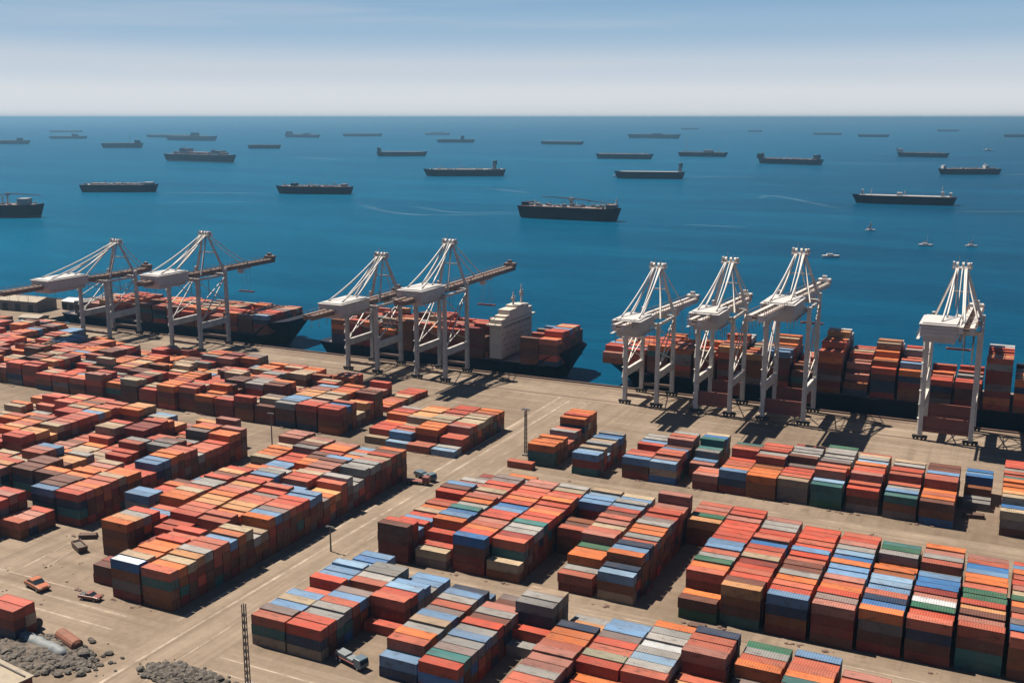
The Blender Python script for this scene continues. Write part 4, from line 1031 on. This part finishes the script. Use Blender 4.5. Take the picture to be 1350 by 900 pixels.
small_boat('flat white motor boat low above the tallest crane', -151, 942, 15, 25, 0)
small_boat('tiny white motor boat far out near the right edge', -154, 4257, 36, 26, 0)
small_boat('white motor boat under the left bow of a dark ship', -765, 2060, 15, 26, 0)

# ------------------------------------------------------------------ lighting masts
def light_mast(x, y, H, label, wide=0.9, lamps=True):
    r_ = empty('light_mast', (x, y, 0)); tag(r_, label, 'light mast', 'lighting masts in the yard')
    g = MB()
    for sx in (-1, 1):
        for sy in (-1, 1): g.bar((sx * wide / 2, sy * wide / 2, 0), (sx * wide / 2.6, sy * wide / 2.6, H), 0.16)
    k = 0.6; i = 0
    while k < H - 1.6:
        for s in (-1, 1):
            g.bar((s * wide / 2.2, -wide / 2.2, k), (-s * wide / 2.2, -wide / 2.2, k + 1.6), 0.065); g.bar((wide / 2.2, s * wide / 2.2, k), (wide / 2.2, -s * wide / 2.2, k + 1.6), 0.065)
            g.bar((-wide / 2.2, s * wide / 2.2, k), (-wide / 2.2, -s * wide / 2.2, k + 1.6), 0.065)
        k += 1.6
    g.build('lattice_pole', M['mast'], r_)
    g = MB(); g.box(-1.0, 1.0, -1.0, 1.0, -0.02, 0.5); g.build('footing', M['wall_pale'], r_)
    if lamps:
        g = MB(); g.box(-1.5, 1.5, -0.25, 0.25, H, H + 0.25); cr_ = g.build('crossarm', M['mast'], r_)
        for s in (-1.15, 0, 1.15):
            g = MB(); g.box(s - 0.35, s + 0.35, -0.5, 0.1, H - 0.42, H - 0.02); g.build('floodlight', M['white'], cr_)
    return r_
light_mast(-136.8, 156.5, 18.2, 'tall lattice mast standing in the foreground at the bottom edge', 0.72, lamps=False)
light_mast(-150.4, 320.5, 16.5, 'lattice mast beside the road near the small quayside block', 0.75)
def lamp_post(x, y, H, label):
    r_ = empty('lamp_post', (x, y, 0)); tag(r_, label, 'lamp post', 'thin lamp posts in the yard')
    MB().tube([(0, 0, 0), (0, 0, H)], [0.26, 0.16], 8).build('pole', M['mast'], r_)
    g = MB(); g.box(-1.2, 1.2, -0.15, 0.15, H, H + 0.2); g.box(-1.3, -0.5, -0.3, 0.3, H - 0.2, H - 0.02); g.box(0.5, 1.3, -0.3, 0.3, H - 0.2, H - 0.02); g.build('lamp_head', M['mast'], r_)
lamp_post(-228.5, 280.5, 15.5, 'dark thin lamp post behind the roadside left block')
lamp_post(-162.2, 221.5, 7.0, 'short thin lamp post at the edge of the wide road')
lamp_post(-404, 312, 17.0, 'dark thin lamp post at the left picture edge among the containers')

# ------------------------------------------------------------------ vehicles
def wheels(root, pts, r, w):
    for x, y in pts:
        t = MB().tube([(x, y - w / 2, r), (x, y + w / 2, r)], r, 14).build('wheel', M['tyre'], root)
        MB().tube([(x, y - w / 2 - 0.03, r), (x, y + w / 2 + 0.03, r)], r * 0.5, 10).build('rim', M['crane_grey'], t)
def body_profile(prof, hw, taper=0.0):
    g = MB(); k = len(prof)
    zmax = max(z for x, z in prof)
    for s in (-1, 1):
        g.v += [(x, s * (hw - taper * max(0, (z - 0.9)) ), z) for x, z in prof]
    g.f.append(tuple(reversed(range(k)))) ; g.f.append(tuple(k + i for i in range(k)))
    for i in range(k):
        j = (i + 1) % k; g.f.append((i, j, k + j, k + i))
    return g
def car(x, y, rz, mat, label, sc_=1.0, pickup=False):
    r_ = empty('parked_car', (x, y, 0.004), R(rz)); r_.scale = (sc_,) * 3; tag(r_, label, 'car', 'cars parked on the open concrete')
    if pickup: prof = [(-2.6, 0.45), (2.5, 0.45), (2.6, 0.75), (2.45, 1.0), (1.3, 1.12), (-2.6, 1.15)]
    else: prof = [(-2.3, 0.4), (2.25, 0.4), (2.35, 0.7), (2.2, 0.9), (1.1, 1.02), (-1.7, 1.05), (-2.3, 0.95)]
    b_ = body_profile(prof, 0.95).build('body', M[mat], r_, 0.08)
    cab = [(1.2, 1.03), (0.4, 1.62), (-0.7, 1.62), (-0.95, 1.13)] if pickup else [(1.0, 1.03), (0.2, 1.5), (-1.1, 1.5), (-1.9, 1.0)]
    body_profile(list(cab), 0.86, 0.18).build('cabin', M['glass'], r_, 0.03)
    cr2 = [(0.42, 1.60), (0.38, 1.68), (-0.68, 1.68), (-0.74, 1.60)] if pickup else [(0.22, 1.48), (0.15, 1.57), (-1.05, 1.57), (-1.15, 1.48)]
    body_profile(cr2, 0.78).build('roof', M[mat], b_, 0.02)
    if pickup:
        g = MB(); g.box(-2.5, -1.0, -0.78, 0.78, 1.152, 1.2); g.build('cargo_bed', M['dark'], r_)
    for s in (-0.65, 0.65):
        g = MB(); g.box(2.28 if not pickup else 2.5, 2.36 if not pickup else 2.6, s - 0.18, s + 0.18, 0.68, 0.84); g.build('headlight', M['white'], r_)
    wheels(r_, [(1.45, 0.86), (1.45, -0.86), (-1.45, 0.86), (-1.45, -0.86)], 0.36, 0.24)
    return r_
car(-214.6, 170.4, -12, 'car_orange', 'orange-roofed car parked alone on the open concrete at left', 1.6)
car(-197.6, 171.6, 8, 'car_red', 'small dull red pickup beside the corner of the left block', 1.15, True)
def lorry(x, y, rz, cab, bed, label, load=None):
    r_ = empty('flatbed_lorry', (x, y, 0.004), R(rz)); tag(r_, label, 'lorry', 'lorries standing in the yard')
    cb = body_profile([(2.2, 0.7), (4.4, 0.7), (4.5, 1.6), (4.2, 2.7), (2.2, 2.8)], 1.2).build('cab', M[cab], r_, 0.08)
    body_profile([(4.46, 1.7), (4.56, 1.7), (4.28, 2.55), (4.18, 2.55)], 1.05).build('windscreen', M['glass'], cb)
    g = MB(); g.box(-4.6, 2.1, -1.2, 1.2, 0.95, 1.2); g.box(-4.6, -4.45, -1.2, 1.2, 1.22, 1.7); g.build('flatbed', M[bed], r_)
    if load:
        g = MB(); g.box(-4.2, -0.6, -1.05, 1.05, 1.22, 2.2); g.box(-0.4, 1.6, -1.0, 1.0, 1.22, 1.9); g.build('load', M[load], r_, 0.15)
    wheels(r_, [(3.3, 1.0), (3.3, -1.0), (-2.4, 1.0), (-2.4, -1.0), (-3.6, 1.0), (-3.6, -1.0)], 0.5, 0.35)
lorry(-122.6, 173.2, -16, 'cab_blue', 'oxide', 'blue-grey flatbed lorry at the foot of the nearest block', 'tarp')
lorry(-169.0, 283.5, -20, 'cab_blue', 'dark', 'dark blue lorry behind the far end of the roadside block', 'cab_blue')
lorry(-169.2, 278.5, 10, 'oxide', 'oxide', 'rust red lorry beside the dark blue one at the roadside')

# small debris and stacked timber near the block
def skip(x, y, rz, L, mat, label):
    r_ = empty('open_skip', (x, y, 0.004), R(rz)); tag(r_, label, 'skip', 'open skips beside the left block')
    g = MB(); hw = 1.2
    lo = [(-L / 2 + 0.6, -hw, 0.1), (L / 2 - 0.6, -hw, 0.1), (L / 2 - 0.6, hw, 0.1), (-L / 2 + 0.6, hw, 0.1)]
    hi = [(-L / 2, -hw - 0.1, 1.8), (L / 2, -hw - 0.1, 1.8), (L / 2, hw + 0.1, 1.8), (-L / 2, hw + 0.1, 1.8)]
    inn = [(-L / 2 + 0.2, -hw + 0.1, 1.8), (L / 2 - 0.2, -hw + 0.1, 1.8), (L / 2 - 0.2, hw - 0.1, 1.8), (-L / 2 + 0.2, hw - 0.1, 1.8)]
    fl = [(-L / 2 + 0.8, -hw + 0.2, 1.0), (L / 2 - 0.8, -hw + 0.2, 1.0), (L / 2 - 0.8, hw - 0.2, 1.0), (-L / 2 + 0.8, hw - 0.2, 1.0)]
    g.v += lo + hi + inn + fl; g.f.append((3, 2, 1, 0))
    for a in (0, 4, 8):
        for i in range(4): g.f.append((a + i, a + (i + 1) % 4, a + 4 + (i + 1) % 4, a + 4 + i))
    g.f.append((12, 13, 14, 15)); g.build('tub', M[mat], r_)
    g = MB(); g.box(-L / 2 + 0.9, L / 2 - 0.9, -hw + 0.25, hw - 0.25, 1.0, 1.35); g.build('rubble_load', M['rubble'], r_)
skip(-224.4, 192.6, -25, 6.5, 'kerb', 'dark open skip left of the orange-topped stack')

# ------------------------------------------------------------------ scrap corner at bottom left
def rock(r, seed, flat=0.7):
    rg = random.Random(seed); bm = bmesh.new(); bmesh.ops.create_icosphere(bm, subdivisions=2, radius=r)
    ph = [(Vector((rg.uniform(-1, 1), rg.uniform(-1, 1), rg.uniform(-1, 1))).normalized(), rg.uniform(0.5, 0.95)) for _ in range(9)]
    for v in bm.verts:
        for d, k in ph:
            q = v.co.dot(d)
            if q > k * r: v.co -= d * (q - k * r)
        v.co.z *= flat; v.co *= 1 + rg.uniform(-0.05, 0.05)
    me = bpy.data.meshes.new('boulder'); bm.to_mesh(me); bm.free(); return me
def mound(x, y, rx, ry, h, label, seed, mat='rubble', name='rubble_heap'):
    rg = random.Random(seed); n = 26; g = MB()
    for j in range(n + 1):
        for i in range(n + 1):
            u, v = -1 + 2 * i / n, -1 + 2 * j / n; r2 = u * u + v * v
            z = max(0.0, 1 - r2) ** 0.8 * h * (0.75 + 0.5 * rg.random()) + (rg.random() * 0.5 if r2 < 0.95 else 0) - 0.03
            g.v.append((u * rx, v * ry, z))
    for j in range(n):
        for i in range(n): a = j * (n + 1) + i; g.f.append((a, a + 1, a + n + 2, a + n + 1))
    o = g.build(name, M[mat]); o.location = (x, y, 0); tag(o, label, 'rubble', 'heaps of rubble at the bottom edge'); return o
mound(-187.0, 147.0, 13.0, 7.5, 0.9, 'grey rubble spread across the bottom left corner', 3)
mound(-151.6, 152.6, 9.0, 3.6, 1.1, 'low grey rubble heap at the bottom edge near the lattice mast', 5)
def scatter(name, spots, r0, r1, seed, mat, label, flat=0.65):
    rg = random.Random(seed); g = MB()
    for cx, cy, rx, ry, n_, h_ in spots:
        for _ in range(n_):
            a = rg.uniform(0, 2 * math.pi); q = math.sqrt(rg.random()); x = cx + rx * q * math.cos(a); y = cy + ry * q * math.sin(a)
            r = r0 + (r1 - r0) * rg.random() ** 3; z = h_ * max(0, 1 - q * q) * 0.8 + r * 0.2
            k = rg.randint(5, 7); ph = rg.uniform(0, 6.3); n = len(g.v)
            for zz, f_ in ((-0.5, 0.8), (0.25, 1.0), (0.75, 0.5)):
                for i in range(k):
                    t = ph + 2 * math.pi * i / k; rr = r * f_ * rg.uniform(0.7, 1.15)
                    g.v.append((x + rr * math.cos(t), y + rr * 0.8 * math.sin(t), z + r * flat * (zz + rg.uniform(-0.12, 0.12))))
            for l in range(2):
                for i in range(k):
                    j = (i + 1) % k; g.f.append((n + l * k + i, n + l * k + j, n + (l + 1) * k + j, n + (l + 1) * k + i))
            g.f.append(tuple(n + 2 * k + i for i in range(k)))
    o = g.build(name, M[mat]); tag(o, label, 'rubble', kind='stuff'); return o
scatter('rubble', [(-187, 147, 13.5, 7.5, 520, 0.9), (-178.5, 147.5, 8, 5, 170, 0.3), (-151.5, 152.8, 9.5, 3.6, 420, 1.3), (-146, 153.6, 6, 3, 110, 0.3), (-157, 151.6, 5, 2.5, 70, 0.3), (-183, 149, 17, 9.5, 110, 0.0), (-151, 154, 14, 5, 70, 0.0)], 0.08, 1.35, 21, 'rock', 'loose grey stones and broken concrete at the bottom edge')
def boulder(x, y, r, s, label, mat='rock'):
    me = rock(r, s); me.materials.append(M[mat]); o = bpy.data.objects.new('boulder', me); COL.objects.link(o); o.location = (x, y, r * 0.35); o.rotation_euler = (0, 0, s)
    tag(o, label, 'boulder', 'boulders at the bottom edge'); return o
for k, (x, y, r, lab, mt) in enumerate([
    (-176.6, 150.6, 1.9, 'largest grey boulder at the right end of the scrap row', 'rock'), (-178.6, 148.4, 1.3, 'dark boulder in front of the rusty tank', 'rock'),
    (-192.5, 143.6, 1.6, 'flat grey boulder below the long tarpaulin', 'rock'), (-188.0, 145.2, 1.2, 'small boulder in the middle of the corner rubble', 'rock'),
    (-183.4, 146.6, 1.4, 'rounded boulder below the right end of the tarpaulin', 'rock'), (-182.0, 144.4, 1.0, 'small boulder nearest the bottom edge in the corner rubble', 'rock'),
    (-156.2, 152.4, 1.6, 'grey boulder at the left end of the low heap', 'rock'), (-152.8, 153.2, 1.4, 'grey boulder in the middle of the low heap', 'rock'),
    (-149.2, 152.6, 1.2, 'reddish block lying on the low heap', 'oxide'), (-146.4, 153.4, 1.3, 'dark boulder at the right end of the low heap', 'rock'),
    (-154.6, 151.0, 1.0, 'small boulder on the near slope of the low heap', 'rock')]):
    boulder(x, y, r, k + 11, lab, mt)
# long tarpaulin-covered load
o = empty('covered_load', (-189.4, 149.6, 0), R(-8)); tag(o, 'long blue-grey tarpaulin draped over a load in the scrap corner', 'tarpaulin load')
g = MB(); rg = random.Random(9); n = 16; pr = [(-1.5, 0.0), (-1.35, 1.0), (-0.8, 1.75), (0, 2.05), (0.8, 1.75), (1.35, 1.0), (1.5, 0.0)]
for i in range(n + 1):
    x = -9.6 + 19.2 * i / n; k = 0.72 if i in (0, n) else 1.0
    for y, z in pr: g.v.append((x, y * (k + rg.uniform(-.16, .16)), z * (k + rg.uniform(-.20, .16))))
for i in range(n):
    for j in range(6): a = i * 7 + j; g.f.append((a, a + 7, a + 8, a + 1))
g.f.append(tuple(range(7))); g.f.append(tuple(n * 7 + i for i in reversed(range(7))))
g.build('tarpaulin', M['tarp'], o, smooth=True)
g = MB(); g.box(-9.8, 9.8, -1.0, 1.0, 0.02, 0.3); g.build('pallet', M['kerb'], o)
# rusty tank
o = empty('scrap_tank', (-183.8, 152.8, 0), R(-16)); o.scale = (1.4, 1.0, 0.95); tag(o, 'rust orange scrap tank lying at the end of the tarpaulin', 'scrap tank')
MB().tube([(-3.2, 0, 1.4), (-2.9, 0, 1.4), (2.6, 0, 1.3), (3.0, 0, 1.3)], [0.9, 1.45, 1.4, 0.8], 14).build('shell', paint('rusted tank', (0.23, 0.08, 0.042), 0.8, 0.8, 0.6, (0.09, 0.04, 0.03)), o)
g = MB(); g.box(-2.0, -1.5, -1.3, 1.3, 0.0, 0.45); g.box(1.2, 1.7, -1.3, 1.3, 0.0, 0.45); g.build('cradle', M['kerb'], o)
o = empty('scrap_drum', (-198.6, 155.2, 0), R(-10)); o.scale = (1.6, 1.3, 1.3); tag(o, 'small brown scrap drum behind the tarpaulin', 'scrap drum')
MB().tube([(-1.5, 0, 1.1), (1.5, 0, 1.1)], 1.1, 14).build('shell', M['kerb'], o)
MB().tube([(1.502, 0, 1.1), (1.56, 0, 1.1)], 0.95, 14).build('lid', M['rock'], o)
# pale flat roof at the very corner
o = empty('site_hut', (-181.6, 133.4, 0), R(-8)); tag(o, 'pale flat-roofed hut cut off at the bottom left corner', 'hut')
g = MB(); g.box(-6, 6, -3.2, 3.2, 0, 3.0); g.build('wall', M['oxide'], o)
g = MB(); g.box(-6.3, 6.3, -3.5, 3.5, 3.003, 3.3); rf = g.build('roof', M['roof_pale'], o)
g = MB(); g.box(-4.5, 5.4, 1.9, 2.2, 3.303, 3.6); g.box(-4.9, -3.6, -1.2, 0.2, 3.303, 4.1); g.build('roof_pipe', M['dark'], rf)

rg = random.Random(31); spots = []
for bx0, bx1, by in ((-66, 12, 223.6), (-148, -80, 222.5), (-148, -62, 312), (-70, 8, 311.5), (-148, -20, 211.8), (-148, -20, 277.5), (-205, -175, 173.6), (-236, -300, 203), (-210, -172, 305), (-420, -225, 309.5)):
    for _ in range(12): spots.append((rg.uniform(bx0, bx1), by + rg.uniform(-0.6, 1.0), 1.6, 0.5, rg.randint(2, 7), 0.0))
for _ in range(26): spots.append((rg.uniform(-150, 0), rg.choice((216, 220, 284, 296, 304, 366)) + rg.uniform(-2, 2), 3, 1.0, rg.randint(1, 4), 0.0))
for _ in range(20): spots.append((rg.uniform(-235, -205), rg.uniform(160, 200), 3, 1.5, rg.randint(1, 3), 0.0))
scatter('debris', spots, 0.12, 0.75, 8, 'kerb', 'small dark dunnage and scraps lying along the container rows', 0.4)
for k, (x, y, rz, L_, lab) in enumerate([(-77.4, 236, 88, 5.0, 'dark timber stack in the lane left of the right-hand block'), (-70.8, 257, 92, 4.2, 'dark timber stack at the far end of the lane by the right-hand block'),
      (-60.2, 221.2, 4, 4.0, 'brown timber stack in the lane before the right-hand block'), (-228.8, 199.6, 30, 4.5, 'dark timber stack near the corner of the left-edge block'),
      (-6.8, 324.5, 10, 5.5, 'dark timber stack before the small blue-topped stack')]):
    g = MB()
    for l in range(3):
        for q in range(5): g.box(-L_ / 2 + rg.uniform(-.3, .3), L_ / 2 + rg.uniform(-.3, .3), -1.0 + q * 0.42, -0.64 + q * 0.42, 0.05 + l * 0.42, 0.40 + l * 0.42)
    o = g.build('timber_stack', M['kerb']); o.location = (x, y, 0); o.rotation_euler = (0, 0, R(rz)); tag(o, lab, 'timber', 'timber stacks between the container rows')

# ------------------------------------------------------------------ sheds at the far left
def shed(x, y, L, W, H, rz, mat, label):
    o = empty('warehouse_shed', (x, y, 0.004), R(rz)); tag(o, label, 'shed', 'sheds at the far left of the quay')
    g = MB(); g.box(-L / 2, L / 2, -W / 2, W / 2, 0, H); g.build('wall', M['wall_pale'], o)
    g = MB(); q = 0.5
    pts = [(-W / 2 - q, H + 0.003), (W / 2 + q, H + 0.003), (W / 2 + q, H + 0.35), (0, H + W * 0.14), (-W / 2 - q, H + 0.35)]
    n = len(pts)
    for x_ in (-L / 2 - q, L / 2 + q): g.v += [(x_, yy, zz) for yy, zz in pts]
    g.f.append(tuple(reversed(range(n)))); g.f.append(tuple(n + i for i in range(n)))
    for i in range(n): j = (i + 1) % n; g.f.append((i, j, n + j, n + i))
    g.build('roof', M[mat], o)
    for k in range(3):
        g = MB(); xx = -L / 3 + k * L / 3; g.box(xx - 2, xx + 2, -W / 2 - 0.06, -W / 2 - 0.003, 0, H * 0.75); g.build('door', M['dark'], o)
shed(-548, 448, 30, 16, 6, 5, 'roof_pale', 'long pale-roofed shed on the far left pier')
shed(-520, 462, 16, 12, 5, 0, 'white', 'white-roofed shed at the corner of the far left pier')
shed(-486, 398, 15, 10, 5, -4, 'cab_blue', 'blue-roofed shed left of the first crane')
shed(-566, 420, 22, 12, 5, 0, 'white', 'dusty white-roofed shed behind the blue one')
shed(-505, 428 - 12, 13, 9, 4, 10, 'roof_pale', 'small tan-roofed shed between the blue one and the quay')

# ------------------------------------------------------------------ air between here and the horizon
g = MB(); g.box(-200000, 200000, -200000, 200000, -12.0, 130.0)
hz = g.build('haze', None)
hm = bpy.data.materials.new('sea haze'); hm.use_nodes = True; nt = hm.node_tree; nt.nodes.clear()
out = nt.nodes.new('ShaderNodeOutputMaterial'); pv = nt.nodes.new('ShaderNodeVolumePrincipled')
pv.inputs['Color'].default_value = (0.150, 0.315, 0.475, 1); pv.inputs['Density'].default_value = 9.0e-5; pv.inputs['Anisotropy'].default_value = 0.35
nt.links.new(pv.outputs[0], out.inputs['Volume']); hz.data.materials.append(hm)
tag(hz, 'pale sea haze thickening towards the horizon', 'haze', kind='stuff')
